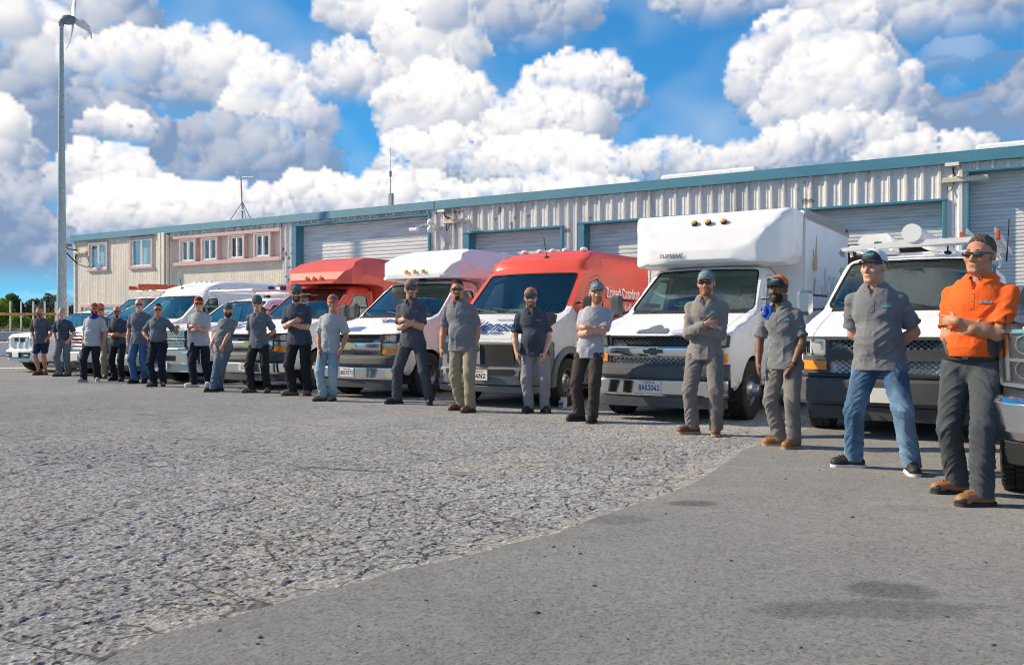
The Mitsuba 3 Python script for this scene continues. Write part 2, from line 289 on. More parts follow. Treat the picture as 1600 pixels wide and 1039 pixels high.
def leafmat(name, a, b):
    scene[name] = {'type': 'principledthin', 'base_color': proc(lambda p, n, uv: mix(a, b, noise(p.x*3.1, p.y*3.1, p.z*3.1))*(.7+.6*noise(p.x*17, p.y*17, p.z*17))), 'roughness': .6, 'diff_trans': .6}
leafmat('leaf_dark', (.06, .105, .04), (.10, .16, .06)); leafmat('leaf_bright', (.15, .25, .04), (.24, .33, .07)); leafmat('leaf_grey', (.10, .13, .09), (.15, .18, .12))
mat('bark', (.12, .09, .06), .9)
def crown(c, rad, n, size, seed):
    r = np.random.default_rng(seed); k = 9
    cc = np.array(c)+np.clip(r.normal(size=(k, 3)), -1.3, 1.3)*np.array(rad)*.5; rr = (.35+.3*r.random(k))[:, None]*np.array(rad)
    w = r.integers(0, k, n); v = r.normal(size=(n, 3)); v /= np.linalg.norm(v, axis=1, keepdims=True)
    P = cc[w]+v*rr[w]*(.55+.5*r.random((n, 1)))
    P = P[P[:, 2] > c[2]-rad[2]*1.2]; n = len(P)
    a = r.normal(size=(n, 3)); a /= np.linalg.norm(a, axis=1, keepdims=True); b = np.cross(a, r.normal(size=(n, 3))); b /= np.linalg.norm(b, axis=1, keepdims=True)
    s = size*(.6+.8*r.random((n, 1)))
    V = np.stack([P-a*s, P-b*s*.5, P+a*s, P+b*s*.5], 1).reshape(-1, 3); i = np.arange(n)[:, None]*4
    return trimesh.Trimesh(V, np.vstack([i+[0, 1, 2], i+[0, 2, 3]]), process=False)
def tree(name, label, cat_, px, ytop, Y, wpx, mat_, seed, group=None, n=4200, base=.9):
    x = (px-800)/F*Y; zt = 1.17+(516-ytop)/F*Y; w = wpx/F*Y*.62; h = (zt-base)/2
    k = thing(name, label, cat_, group)
    part(k, 'crown', crown((x, Y, base+h*1.05), (w*.9, w*.8, h*.85), n, .13, seed), mat_, False)
    tr = [tube([(x, Y, .2), (x+.05, Y, base+h*.5), (x, Y, base+h*1.2)], [.14, .1, .04], 7)]
    for q in range(4):
        a = q*1.6+seed; tr.append(tube([(x, Y, base+h*.4), (x+math.cos(a)*w*.5, Y+math.sin(a)*w*.5, base+h*1.1)], [.06, .02], 5))
    part(k, 'trunk', cat(tr), 'bark')
tree('broadleaf_tree', 'bright green leafy tree at the very left edge of the picture', 'tree', 2, 464, 58, 46, 'leaf_bright', 1)
tree('broadleaf_tree', 'tall dark green tree rising above the two leftmost fence posts', 'tree', 24, 458, 66, 34, 'leaf_dark', 2)
tree('broadleaf_tree', 'grey green tree behind the head of the leftmost man', 'tree', 54, 468, 66, 44, 'leaf_grey', 3)
tree('broadleaf_tree', 'muted green tree just left of the turbine pole', 'tree', 84, 464, 62, 36, 'leaf_grey', 4)
tree('broadleaf_tree', 'green tree between the turbine pole and the corner of the building', 'tree', 110, 463, 60, 40, 'leaf_dark', 5)
tree('broadleaf_tree', 'low dark tree filling the gap behind the fence at far left', 'tree', -14, 470, 70, 60, 'leaf_dark', 6)
tree('broadleaf_tree', 'dark tree low behind the orange fence rail', 'tree', 36, 480, 70, 60, 'leaf_dark', 9)
tree('broadleaf_tree', 'dark tree low behind the turbine pole', 'tree', 80, 482, 72, 70, 'leaf_dark', 10)
tree('leafy_shrub', 'light green shrub in the fence between the second post and the leftmost man', 'shrub', 40, 487, 49, 40, 'leaf_bright', 7, n=2600)
tree('leafy_shrub', 'light green shrub beyond the fence between the two leftmost men', 'shrub', 80, 490, 50, 30, 'leaf_bright', 8, n=2200)
# far low hill closing the horizon
def hill():
    xs = np.linspace(-900, 900, 160); P = []
    for x in xs:
        z = 16+14*meshkit.fbm(np.array([[x*.004, 3., 0]]), 3, 5)[0]; P += [(x, 1450., -2), (x, 1500., z), (x, 1700., z*.6)]
    f = []
    for i in range(len(xs)-1):
        for j in range(2): a = i*3+j; f += [(a, a+3, a+4), (a, a+4, a+1)]
    return trimesh.Trimesh(P, f, process=False)
mat('hill_blue', (.10, .14, .16), .95)
struct('far_hill', hill(), 'hill_blue', True)
# ---------------------------------------------------------------- the long metal building; local x = along the wall (s), y = back, z up
BM = mat4(RZ, (-16.65, 34., 0))
EAVE = 4.60
def rust(p):
    return smoothstep(.70, .78, noise(p.x*9, p.y*9, p.z*7))*smoothstep(.52, .7, fbm(p.x*1.1, p.y*1.1, p.z*1.6))
def streak(p): return fbm(p.x*5.0, p.y*5.0, p.z*.45)
mat('sheet_grey', proc(lambda p, n, uv: mix(mix((.70, .69, .67), (.52, .52, .51), smoothstep(.42, .75, streak(p))), (.13, .08, .06), rust(p)*.8)), .42, specular=.4)
mat('siding_beige', proc(lambda p, n, uv: mix((.70, .65, .57), (.60, .56, .49), smoothstep(.4, .75, streak(p)))), .7)
mat('trim_blue', proc(lambda p, n, uv: mix((.05, .185, .27), (.085, .24, .32), fbm(p.x*2, p.y*2, p.z*4))), .4)
mat('trim_mauve', proc(lambda p, n, uv: mix((.52, .36, .35), (.58, .43, .42), fbm(p.x*4, p.y*4, p.z*6))), .7)
mat('door_slat', proc(lambda p, n, uv: mix((.66, .67, .68), (.50, .52, .54), smoothstep(.45, .8, fbm(p.x*2, p.y*2, p.z*9)))), .6, specular=.3)
mat('vinyl_white', (.78, .79, .80), .4); mat('dark_room', (.03, .03, .035), .9); mat('blind', (.30, .28, .27), .8); mat('blind_pale', (.58, .62, .66), .8)
mat('roof_white', (.74, .75, .76), .5); mat('roof_sheet', (.45, .47, .48), .4)
mat('metal_grey', (.30, .31, .32), .4, metallic=.7); mat('black_metal', (.03, .03, .032), .5); mat('cream_box', (.60, .56, .47), .6)
scene['pane_glass'] = {'type': 'thindielectric', 'int_ior': 1.7, 'specular_transmittance': rgb((.75, .85, .85))}
scene['lamp_glass'] = {'type': 'twosided', 'b': {'type': 'principled', 'base_color': rgb((.8, .8, .76)), 'roughness': .15}}
B = thing('warehouse', 'long low metal building with blue fascia, roller doors and ribbed grey walls behind the vehicles', 'building')
def sheet(s0, s1, z0, z1, fine=False, front=0):
    """Formed sheet: a profile along s swept up z, with ribs."""
    pr = []
    if fine:
        k = max(1, round((s1-s0)/.1)); w = (s1-s0)/k
        for i in range(k): a = s0+i*w; pr += [(a, front), (a+w*.80, front), (a+w*.84, front+.014), (a+w*.96, front+.014)]
    else:
        k = max(1, round((s1-s0)/.305)); w = (s1-s0)/k
        for i in range(k): a = s0+i*w; pr += [(a, front), (a+w*.30, front), (a+w*.33, front-.012), (a+w*.38, front-.012), (a+w*.41, front), (a+w*.60, front), (a+w*.68, front-.055), (a+w*.82, front-.055), (a+w*.90, front)]
    pr += [(s1, front)]; n = len(pr)
    V = [(a, b, z0) for a, b in pr]+[(a, b, z1) for a, b in pr]
    f = [t for i in range(n-1) for t in ((i, i+1, n+i+1), (i, n+i+1, n+i))]
    V += [(s0, front+.03, z0), (s1, front+.03, z0), (s0, front+.03, z1), (s1, front+.03, z1)]; q = 2*n
    f += [(q, q+2, q+3), (q, q+3, q+1)]
    return trimesh.Trimesh(V, f, process=False)
def panels(s0, s1, z0, z1, step=.915):
    k = max(1, round((s1-s0)/step))
    for i in range(k): part(B, 'wall_panel', sheet(s0+(s1-s0)*i/k, s0+(s1-s0)*(i+1)/k, z0, z1), 'sheet_grey', False, BM)
def siding(s0, s1, z0, z1, front=0): part(B, 'siding', sheet(s0, s1, z0, z1, True, front), 'siding_beige', False, BM)
def bb(name, mt, *a, r=.008, **k): return part(B, name, box(*a, r), mt, 30, BM, **k)
# solid core so no light leaks: behind all sheets, with openings left dark
for s0, s1, z0, z1 in [(0, 11.6, 0, 4.6), (16.9, 18.1, 0, 4.6), (21.1, 21.6, 0, 4.6), (24.6, 27.1, 0, 4.6), (29.97, 30.38, 0, 4.6), (33.6, 42, 0, 4.6)]:
    bb('wall_core', 'dark_room', s0+.01, s1-.01, .32, .42, z0, z1-.05, r=0)
bb('back_wall', 'dark_room', 0, 42, 14, 14.1, 0, 5, r=0); bb('end_wall', 'sheet_grey', 0.0, .06, .06, 14, 0, 4.55, r=0); bb('end_wall', 'sheet_grey', 41.94, 42, .06, 14, 0, 4.55, r=0)
# roof and fascia
def roofm(s0, s1, y0, y1, z0, z1, t): return trimesh.Trimesh(trimesh.creation.box().vertices*0, [], process=False)
rf = ex([(-.10, EAVE+.14), (12, EAVE+.14+1.0), (24, EAVE+.14), (24, EAVE+.08), (12, EAVE+.92), (-.10, EAVE+.08)], 'x', -.12, 42)
part(B, 'roof', rf, 'roof_sheet', 30, BM)
for a, b in ((-.16, 17.10), (17.13, 42.0)):
    part(B, 'fascia', ex([(-.14, EAVE-.06), (-.12, EAVE+.17), (-.02, EAVE+.19), (.02, EAVE+.15), (.0, EAVE-.06)], 'x', a, b), 'trim_blue', 30, BM)
# walls
siding(0, .89, 0.0, 4.6); siding(.89, 2.07, 0, 3.37); siding(.89, 2.07, 4.45, 4.6); siding(2.07, 3.37, 0, 4.6); siding(3.37, 4.67, 0, 3.37); siding(3.37, 4.67, 4.51, 4.6); siding(4.67, 5.1, 0, 4.6)
bb('corner_post', 'siding_beige', -.04, .06, -.05, .02, 0, 4.55)
for a in (5.1, 5.3): bb('pilaster', 'siding_beige', a, a+.16, -.16, .02, 0, 4.56)
bb('downpipe', 'siding_beige', 5.49, 5.58, -.12, -.02, 0, 4.5, r=.02)
siding(5.58, 11.0, 0, 3.40, .12); panels(5.58, 11.0, 4.40, 4.60)
bb('trim_board', 'trim_mauve', 5.78, 11.0, -.06, .14, 4.30, 4.42); bb('trim_board', 'trim_mauve', 5.78, 11.0, -.06, .14, 3.38, 3.50)
WIN = [(6.19, 6.86), (7.32, 7.96), (8.65, 9.26), (9.86, 10.47)]
last = 5.58
bb('return_wall', 'siding_beige', 5.545, 5.575, -.002, .30, 0, 4.56)
for a, b in WIN+[(11.1, 11.2)]:
    siding(last, a-.10, 3.5, 4.3, .12); last = b+.10
def window(a, b, z0, z1, fr, y=.0, trim=.10, sill=True):
    w = bb('window', 'vinyl_white', a, a+.04, y-.03, y+.05, z0, z1)
    def sub(n, m, mt, lab=None): part(w, n, m, mt, 30, BM)
    c = (a+b)/2
    sub('frame', cat([box(b-.04, b, y-.03, y+.05, z0, z1, .006), box(a+.04, b-.04, y-.03, y+.05, z0, z0+.045, .006), box(a+.04, b-.04, y-.03, y+.05, z1-.045, z1, .006), box(c-.03, c+.03, y-.032, y+.05, z0+.045, z1-.045, .006)]), 'vinyl_white')
    for p, q in ((a+.04, c-.03), (c+.03, b-.04)): sub('pane', trimesh.Trimesh([(p, y+.02, z0+.04), (q, y+.02, z0+.04), (q, y+.02, z1-.04), (p, y+.02, z1-.04)], [(0, 1, 2), (0, 2, 3)]), 'pane_glass')
    sub('blind', box(a+.04, (c-.02) if not sill else b-.04, y+.12, y+.13, z0, z1), 'blind' if not sill else 'blind_pale')
    if trim:
        t = trim; [sub('casing', q_, 'trim_mauve') for q_ in [box(a-t, a, y-.06, y+.1, z0, z1, .01), box(b, b+t, y-.06, y+.1, z0, z1, .01)]+([box(a-t, b+t, y-.062, y+.1, z1, z1+t, .01), box(a-t-.02, b+t+.02, y-.085, y+.1, z0-t, z0, .01)] if sill else [])]
for a, b in WIN: window(a, b, 3.54, 4.24, None, .02, .10, False); bb('trim_board', 'trim_mauve', a-.1, b+.1, -.04, .14, 4.24, 4.302); bb('trim_board', 'trim_mauve', a-.1, b+.1, -.04, .14, 3.498, 3.54)
window(.98, 1.98, 3.46, 4.36, None, .0); window(3.46, 4.58, 3.46, 4.42, None, .0)
bb('trim_board', 'trim_mauve', 11.0, 11.06, -.05, .14, 3.38, 4.42)
# lower office door and window by the corner
bb('trim_board', 'trim_mauve', .35, 3.1, -.05, -.002, 2.02, 2.14); 
for a in (.35, .62, 1.75, 3.0): bb('trim_board', 'trim_mauve', a, a+.10, -.05, -.002, .0, 2.02)
for a, b in ((.72, 1.75), (1.85, 3.0)): bb('pane', 'pane_glass', a, b, -.03, -.02, .9, 2.02, r=0)
DOORS = [(11.55, 16.87, 4.40, .17), (18.08, 21.11, 3.80, .17), (21.6, 24.6, 3.84, .17), (27.08, 29.97, 3.80, .06), (30.38, 33.6, 4.34, .05)]
prev = 11.06
for a, b, zt, fw in DOORS:
    panels(prev, a, 0, EAVE); panels(a, b, zt+.05, EAVE); prev = b
panels(prev, 42, 0, EAVE)
def slats(a, b, z0, z1, y, q=.078):
    pr, z = [], z0
    while z < z1: pr += [(y, z), (y-.022, z+q*.16), (y-.026, z+q*.58), (y-.018, z+q*.86), (y, z+q*.95)]; z += q
    n = len(pr); V = [(a, p, q) for p, q in pr]+[(b, p, q) for p, q in pr]
    return trimesh.Trimesh(V, [t for i in range(n-1) for t in ((i, n+i, n+i+1), (i, n+i+1, i+1))], process=False)
for i, (a, b, zt, fw) in enumerate(DOORS):
    d = numbered(B+'__roller_door'); zb = 3.02 if i == 3 else .05
    lab = {3: 'roller door left half raised over a dark opening'}.get(i)
    put(d, box(a+fw, b-.03, .265, .30, zb, zb+.12, .01), 'metal_grey', 30, BM)
    if lab: labels[d] = {'label': lab}
    part(d, 'slat_curtain', slats(a+fw-.02, b-.02, zb, zt, .28, .108 if i < 3 else .076), 'door_slat', 45, BM, stuff=True)
    part(d, 'frame', cat([box(a, a+fw, -.07, .30, 0, zt, .008), box(b-.03, b+.04, -.07, .30, 0, zt, .008), box(a-.02, b+.05, -.08, .30, zt, zt+.055, .008)]), 'trim_blue', 30, BM)
bb('inner_wall', 'cream_box', 27.2, 29.8, 4.0, 4.05, 0, 4, r=0)
# floodlights on arms
def flood(s, z, y=-.35):
    k = numbered(B+'__floodlight'); put(k, box(s-.02, s+.26, y-.16, y+.16, z-.05, z+.05, .02), 'metal_grey', 30, BM)
    part(k, 'lens', box(s, s+.24, y-.165, y-.14, z-.04, z+.03, .005), 'lamp_glass', 30, BM)
    part(k, 'arm', tube([(s+.12, y, z-.04), (s+.12, y+.06, z-.14), (s+.12, -.02, z-.16)], .02, 8), 'black_metal', 30, BM)
    part(k, 'junction_box', box(s-.1, s+.72, -.10, .0, z-.30, z-.20, .01), 'cream_box', 30, BM)
    part(k, 'cable', tube([(s+.12, -.04, z-.25), (s+.06, -.09, z-.45), (s+.0, -.07, z-.5), (s-.02, -.05, z-.35)], .012, 6), 'black_metal', 30, BM)
flood(17.5, 4.42); flood(30.05, 4.46); flood(.1, 4.36, -.5)
part(B, 'lamp_arm', tube([(.15, -.02, 3.7), (-.05, -.5, 4.25)], .025, 6), 'black_metal', 30, BM)
# twin security lamp and camera beside door A
k = numbered(B+'__security_lamp'); put(k, box(16.98, 17.12, -.1, 0, 4.0, 4.14, .01), 'vinyl_white', 30, BM)
for q in (4.17, 3.98):
    m = trimesh.creation.icosphere(2, .10); m.vertices *= [1, 1.1, 1]; m.apply_translation((17.05, -.2, q)); part(k, 'bulb', m, 'vinyl_white', True, BM)
part(k, 'camera_body', box(16.5, 16.8, -.5, -.38, 3.92, 4.02, .02), 'vinyl_white', 30, BM); part(k, 'bracket', tube([(16.7, -.44, 4.02), (16.85, -.2, 4.14), (17.0, -.05, 4.1)], .02, 6), 'vinyl_white', 30, BM)
# white roof curbs / ridge vents
for a, b, y in ((23.3, 25.75, 1.2), (30.45, 42, 1.2)):
    part(B, 'roof_vent', box(a, b, y, y+1.0, EAVE+.1, EAVE+.52, .05), 'roof_white', 30, BM)
for s in np.arange(.5, 41, 4.4):
    pass
# antennas on the roof
def wl(s, y, z): p = BM@np.array([s, y, z, 1]); return p[:3]
a1 = thing('roof_antenna', 'thin antenna on a tripod on the roof above the row of four windows', 'antenna')
put(a1+'__mast', tube([(8.45, .7, 4.8), (8.36, .7, 6.35)], .022, 6), 'metal_grey', 30, BM)
part(a1, 'boom', tube([(8.30, .7, 6.33), (9.0, .7, 6.31)], .014, 6), 'metal_grey', 30, BM)
for q in range(3): part(a1, 'leg', tube([(8.43, .7, 5.5), (8.45+.42*math.cos(q*2.1), .7+.42*math.sin(q*2.1), 4.85)], .014, 6), 'metal_grey', 30, BM)
part(a1, 'brace', tube([(8.27, .6, 5.2), (8.62, .6, 5.2)], .012, 6), 'metal_grey', 30, BM)
a2 = thing('roof_antenna', 'single straight whip antenna on the roof over the large roller door', 'antenna')
put(a2+'__whip', tube([(14.95, .6, 4.8), (14.95, .6, 6.62)], [.016, .006], 6), 'metal_grey', 30, BM)
part(a2, 'bracket', box(14.89, 15.05, .55, .65, 4.75, 5.25, .02), 'metal_grey', 30, BM); part(a2, 'coil', tube([(14.95, .6, 5.75), (14.95, .6, 5.92)], .04, 8), 'metal_grey', 30, BM)
# ---------------------------------------------------------------- wind turbine
mat('pole_paint', proc(lambda p, n, uv: mix((.30, .38, .40), (.38, .44, .45), fbm(p.x*3, p.y*3, p.z*.6))), .45)
mat('blade', (.70, .72, .74), .4); mat('nacelle', (.16, .20, .22), .4)
W = thing('wind_turbine', 'tall slim pole carrying a small three bladed wind turbine at far left', 'wind turbine')
ty = 28.6; tx = (96.5-800)/F*ty; tz = lambda py: 1.17+(516-py)/F*ty
part(W, 'pole', tube([(tx, ty, 0), (tx, ty, 4), (tx, ty, tz(42))], [.16, .135, .062], 20), 'pole_paint')
part(W, 'base', cat([box(tx-.4, tx+.4, ty-.4, ty+.4, -.02, .12, .03), tube([(tx, ty, .1), (tx, ty, .16)], .3, 16)]), 'concrete')
hx = (116-800)/F*ty; hz = tz(34)
m = trimesh.creation.uv_sphere(1, count=[20, 24]); m.vertices = m.vertices[:, [2, 1, 0]]; m.vertices *= [.27, .15, .155]; m.apply_translation(((107-800)/F*ty, ty, tz(32))); trimesh.repair.fix_normals(m)
part(W, 'nacelle', m, 'nacelle', True)
part(W, 'yaw_bearing', tube([(tx, ty, tz(42)), (tx, ty, tz(35))], [.075, .09], 16), 'metal_grey')
def blade(pts, ws):
    P = np.array(pts, float); V, f = [], []
    for i, (p, w) in enumerate(zip(P, ws)):
        t = P[min(i+1, len(P)-1)]-P[max(i-1, 0)]; t /= np.linalg.norm(t); c = np.cross(t, [0.35, .9, 0.0]); c /= np.linalg.norm(c); nn = np.cross(t, c)
        for a, h in ((-1, 0), (-.4, .16), (.4, .14), (1, 0), (.4, -.06), (-.4, -.08)): V.append(p+c*a*w+nn*h*w)
    n = 6
    for i in range(len(P)-1):
        for j in range(n): a, b = i*n+j, i*n+(j+1) % n; f += [(a, b, b+n), (a, b+n, a+n)]
    m = trimesh.Trimesh(V, f); trimesh.repair.fix_normals(m); return m
def bp(pxs, dy): return [((x-800)/F*(ty+d), ty+d, 1.17+(516-y)/F*(ty+d)) for (x, y), d in zip(pxs, dy)]
part(W, 'blade', blade(bp([(116, 33), (122, 34), (130, 39), (138, 45), (142, 53), (144, 62)], [0, -.05, -.1, -.1, -.05, 0]), [.06, .13, .13, .09, .05, .015]), 'blade')
part(W, 'blade', blade(bp([(116, 31), (115.5, 24), (116, 12), (118, -2), (121, -20)], [0, .05, .1, .1, .05]), [.06, .10, .09, .06, .02]), 'blade')
part(W, 'blade', blade(bp([(115.5, 36), (113, 48), (110, 60), (107, 71), (102, 79)], [0, .1, .3, .5, .6]), [.05, .07, .06, .045, .015]), 'blade')
part(W, 'hub', tube([(hx-.02, ty, hz), (hx+.07, ty, hz-.01)], [.10, .05], 14), 'nacelle')
# ---------------------------------------------------------------- vehicles; local x = towards the driver's side, y = back from the front bumper, z up
def paint(name, c, coat=1.0, rough=.35, dirt=.12):
    d = tuple(a*.6+.02 for a in c)
    mat(name, proc(lambda p, n, uv: mix(c, d, dirt*2*smoothstep(.45, .9, fbm(p.x*2.2, p.y*2.2, p.z*3.0))+.35*smoothstep(.75, .25, p.z)*fbm(p.x*6, p.y*6, p.z*5))), rough, clearcoat=coat, clearcoat_gloss=.95, specular=.5)
paint('white_paint', (.76, .77, .78)); paint('van_silver', (.60, .62, .64)); paint('red_paint', (.66, .072, .042), .8, .4, .2); paint('silver_paint', (.55, .57, .58)); paint('black_paint', (.018, .018, .02), 1.0, .25, .05)
paint('cap_white', (.74, .75, .77), .3, .45, .1); paint('cap_red', (.64, .10, .075), .2, .5, .25)
mat('bumper_grey', proc(lambda p, n, uv: mix((.050, .056, .064), (.085, .09, .096), fbm(p.x*5, p.y*5, p.z*7))), .55); mat('bumper_light', proc(lambda p, n, uv: mix((.13, .15, .165), (.18, .195, .21), fbm(p.x*5, p.y*5, p.z*7))), .5); mat('plastic_black', (.022, .022, .024), .5)
mat('chrome', (.80, .80, .80), .10, metallic=1.0); mat('satin_metal', (.50, .51, .52), .32, metallic=1.0); mat('rubber', proc(lambda p, n, uv: mix((.022, .022, .023), (.06, .055, .05), fbm(p.x*9, p.y*9, p.z*9)*.7)), .85)
mat('amber', (.85, .28, .02), .15, clearcoat=1.0); mat('amber_lamp', (.80, .42, .08), .2, clearcoat=1.0); mat('lens_back', (.72, .74, .76), .18, metallic=.9); mat('seal', (.012, .012, .013), .6)
mat('cab_grey', (.22, .22, .225), .8); mat('cab_dark', (.09, .094, .096), .8); mat('bulkhead', (.32, .33, .34), .6); mat('paper', (.75, .76, .74), .7)
mat('plate_white', (.72, .72, .70), .4); mat('plate_blue', (.02, .03, .14), .5); mat('plate_red', (.5, .05, .04), .5); mat('logo_blue', (.01, .06, .22), .5); mat('logo_orange', (.80, .28, .03), .5); mat('sign_grey', (.33, .35, .38), .5); mat('sign_white', (.8, .8, .8), .5); mat('sign_black', (.03, .03, .035), .5); mat('gold', (.65, .50, .22), .3, metallic=.8)
mat('ladder_red', (.55, .10, .04), .5); mat('ladder_alu', (.62, .63, .64), .35, metallic=.8); mat('pvc', (.78, .78, .76), .45); mat('sign_tan', (.55, .38, .17), .5); mat('sign_and_shadow_lgrey', (.55, .56, .60), .5)
scene['car_glass'] = {'type': 'thindielectric', 'int_ior': 1.46, 'specular_transmittance': rgb((.60, .76, .73))}
scene['clear_lens'] = {'type': 'thindielectric', 'int_ior': 1.5, 'specular_transmittance': rgb((.95, .95, .95))}
def ss(a, b, x): t = np.clip((x-a)/(b-a), 0, 1); return t*t*(3-2*t)
def sym(h): return [(-x, z) for x, z in h[::-1]]+list(h)
class Veh:
    def __init__(s, name, label, cat_, P, group=None, rz=0, bow=(.09, 3.2, .74), half=1.0):
        s.k = thing(name, label, cat_, group); s.M = mat4(RZ+rz, (P[0], P[1], 0)); s.b = bow; s.half = half; s.warpf = None
    def bow(s, x): a = np.abs(x); return s.b[0]*x*x+s.b[1]*np.maximum(0, a-s.b[2])**2
    def P(s, name, m, mt, warp=False, ref=.14, parent=None, smooth=30, bow=False, label=None, stuff=False):
        if isinstance(m, m3.Manifold):
            if m.is_empty(): return None
            if warp or bow: m = m.refine_to_length(ref)
            m = tm(m)
        if warp or bow:
            v = np.array(m.vertices); v = s.warpf(v) if warp else v
            if bow: v[:, 1] += s.bow(v[:, 0])
            m = trimesh.Trimesh(v, m.faces, process=False)
        return part(parent or s.k, name, m, mt, smooth, s.M, label, stuff)
    def front(s, poly, y0, y1): return ex(poly, 'y', y0, y1)
    def solids(s, side, front, rear, roof_r=.04, crown=.05, wsb=.14, ws=(1.2, 1.45, 2.0, 2.2), plan=None):
        """side (y, z), front half (x, z)."""
        s.crown = crown
        side = rnd(side, roof_r); front = rnd(sym(front), .05)
        if plan is None:
            xs = np.linspace(-1, 1, 33)*(s.half-.06); plan = [(x, .02+s.bow(x)) for x in xs]+[(s.half-.02, .62), (s.half, 1.0), (s.half, rear), (-s.half, rear), (-s.half, 1.0), (-s.half+.02, .62)]
        plan = Polygon(plan)
        z0, z1, z2, z3 = ws
        def warpf(v):
            v = v.copy(); x2 = v[:, 0]**2
            w = ss(z0, z1, v[:, 2])*(1-ss(z2, z3, v[:, 2]))*np.clip((2.6-v[:, 1])/.8, 0, 1)
            v[:, 1] += wsb*x2*w; v[:, 2] -= crown*x2*ss(z2-.15, z3, v[:, 2]); return v
        s.warpf = warpf
        def S(t): 
            a = ex(side.buffer(-t), 'x', -1.5, 1.5); b = ex(front.buffer(-t), 'y', -1, 9); c = ex(plan.buffer(-t), 'z', -.5, 4); return a ^ b ^ c
        return S
    def hoodclip(s, S, half, yend, slope, z0, y0=.1, r=.10):
        """Round the shoulders of the hood: clip the front part with a sheared bar."""
        g = rnd([(-half, -2), (half, -2), (half, z0-.14), (half*.985, z0-.05), (half-.10, z0+.03), (half-.3, z0+.3), (-(half-.3), z0+.3), (-(half-.10), z0+.03), (-half*.985, z0-.05), (-half, z0-.14)], .02)
        bar = ex(g, 'y', -1, yend).transform(np.array([[1, 0, 0, 0], [0, 1, 0, 0], [0, slope, 1, -slope*y0]], float))
        rest = ex([(-2, yend-.001), (2, yend-.001), (2, 9), (-2, 9)], 'z', -1, 5)
        keep = bar+rest
        return lambda t: S(t) ^ keep
def cyl_x(x0, x1, y, z, r, n=40): return m3.Manifold.cylinder(x1-x0, r, r, n).transform(np.array([[0, 0, 1, x0], [1, 0, 0, y], [0, 1, 0, z]], float))
def tread(r, w, n=52):
    L = []
    for i in range(n):
        for j, (a, b, sh) in enumerate(((-.48, -.20, 0), (-.16, .16, .5), (.20, .48, 0))):
            m = box(a*w, b*w, -.017*r/.37, .017*r/.37, r-.012, r+.004)
            m.apply_transform(trimesh.transformations.rotation_matrix((i+sh)*2*math.pi/n, (1, 0, 0))); L.append(m)
    return cat(L)
_tyres = {}
def tyre(r, w, rim):
    k = (r, w, rim)
    if k not in _tyres:
        t = lathe([(rim, -w*.42), (rim+.03, -w*.47), (r*.80, -w*.52), (r*.94, -w*.5), (r*.985, -w*.43), (r-.012, -w*.36), (r-.012, w*.36), (r*.985, w*.43), (r*.94, w*.5), (r*.80, w*.52), (rim+.03, w*.47), (rim, w*.42)], 48)
        _tyres[k] = cat([t, tread(r, w*.94)])
    return _tyres[k]
_rims = {}
def rim(rr, w, style):
    k = (rr, w, style)
    if k not in _rims:
        o = w*.42
        if style == 'steel':
            base = lathe([(rr, -o), (rr, o), (rr-.015, o), (rr-.03, o-.02), (rr-.035, o-.07), (rr*.62, o-.045), (rr*.50, o-.02), (rr*.36, o-.03), (rr*.34, o+.01), (rr*.30, o+.02), (0.001, o+.02), (.001, -o)], 40)
            ho = []
            for i in range(8):
                m = trimesh.creation.cylinder(rr*.105, .02, sections=14); m.apply_transform(trimesh.transformations.rotation_matrix(math.pi/2, (0, 1, 0))); m.apply_translation((o-.053, 0, rr*.74)); m.apply_transform(trimesh.transformations.rotation_matrix(i*math.pi/4, (1, 0, 0))); ho.append(m)
            nt = []
            for i in range(8):
                m = trimesh.creation.cylinder(rr*.04, .03, sections=8); m.apply_transform(trimesh.transformations.rotation_matrix(math.pi/2, (0, 1, 0))); m.apply_translation((o-.01, 0, rr*.43)); m.apply_transform(trimesh.transformations.rotation_matrix((i+.5)*math.pi/4, (1, 0, 0))); nt.append(m)
            _rims[k] = (cat([base]+nt), ho)
        elif style == 'dual':
            base = lathe([(rr, -o), (rr, o), (rr-.02, o), (rr-.035, o-.04), (rr*.66, o-.055), (rr*.60, o), (rr*.42, o+.035), (rr*.36, o+.10), (rr*.30, o+.115), (0.001, o+.115), (.001, -o)], 40)
            ho = []
            for i in range(4):
                m = trimesh.creation.cylinder(rr*.15, .02, sections=16); m.apply_transform(trimesh.transformations.rotation_matrix(math.pi/2, (0, 1, 0))); m.vertices *= [1, 1.5, 1]; m.apply_translation((o-.045, 0, rr*.78)); m.apply_transform(trimesh.transformations.rotation_matrix(i*math.pi/2+.3, (1, 0, 0))); ho.append(m)
            _rims[k] = (base, ho)
        else:
            base = lathe([(rr, -o), (rr, o), (rr-.02, o), (rr-.035, o-.05), (rr-.05, -o*.2), (.02, -o*.2), (.001, -o)], 40); sp = [base]
            for i in range(6):
                m = box(o-.05, o-.015, -.045, .045, .03, rr-.02, .01); m.apply_transform(trimesh.transformations.rotation_matrix(i*math.pi/3, (1, 0, 0))); sp.append(m)
            sp.append(lathe([(.08, o-.05), (.075, o), (.001, o+.005), (.001, o-.05)], 20))
            _rims[k] = (cat(sp), None)
    return _rims[k]
def wheel(v, x, y, r=.375, w=.235, rr=.215, style='steel', rm='satin_metal', steer=0):
    sg = 1 if x > 0 else -1
    L = mat4((0 if sg > 0 else math.pi)+steer, (x, y, r+.004)); M = v.M@L
    k = part(v.k, 'wheel', tyre(r, w, rr), 'rubber', 35, M); a, h = rim(rr, w, style)
    part(k, 'rim', a, rm, 35, M)
    for q in h or (): part(k, 'vent_hole', q, 'plastic_black', 35, M)
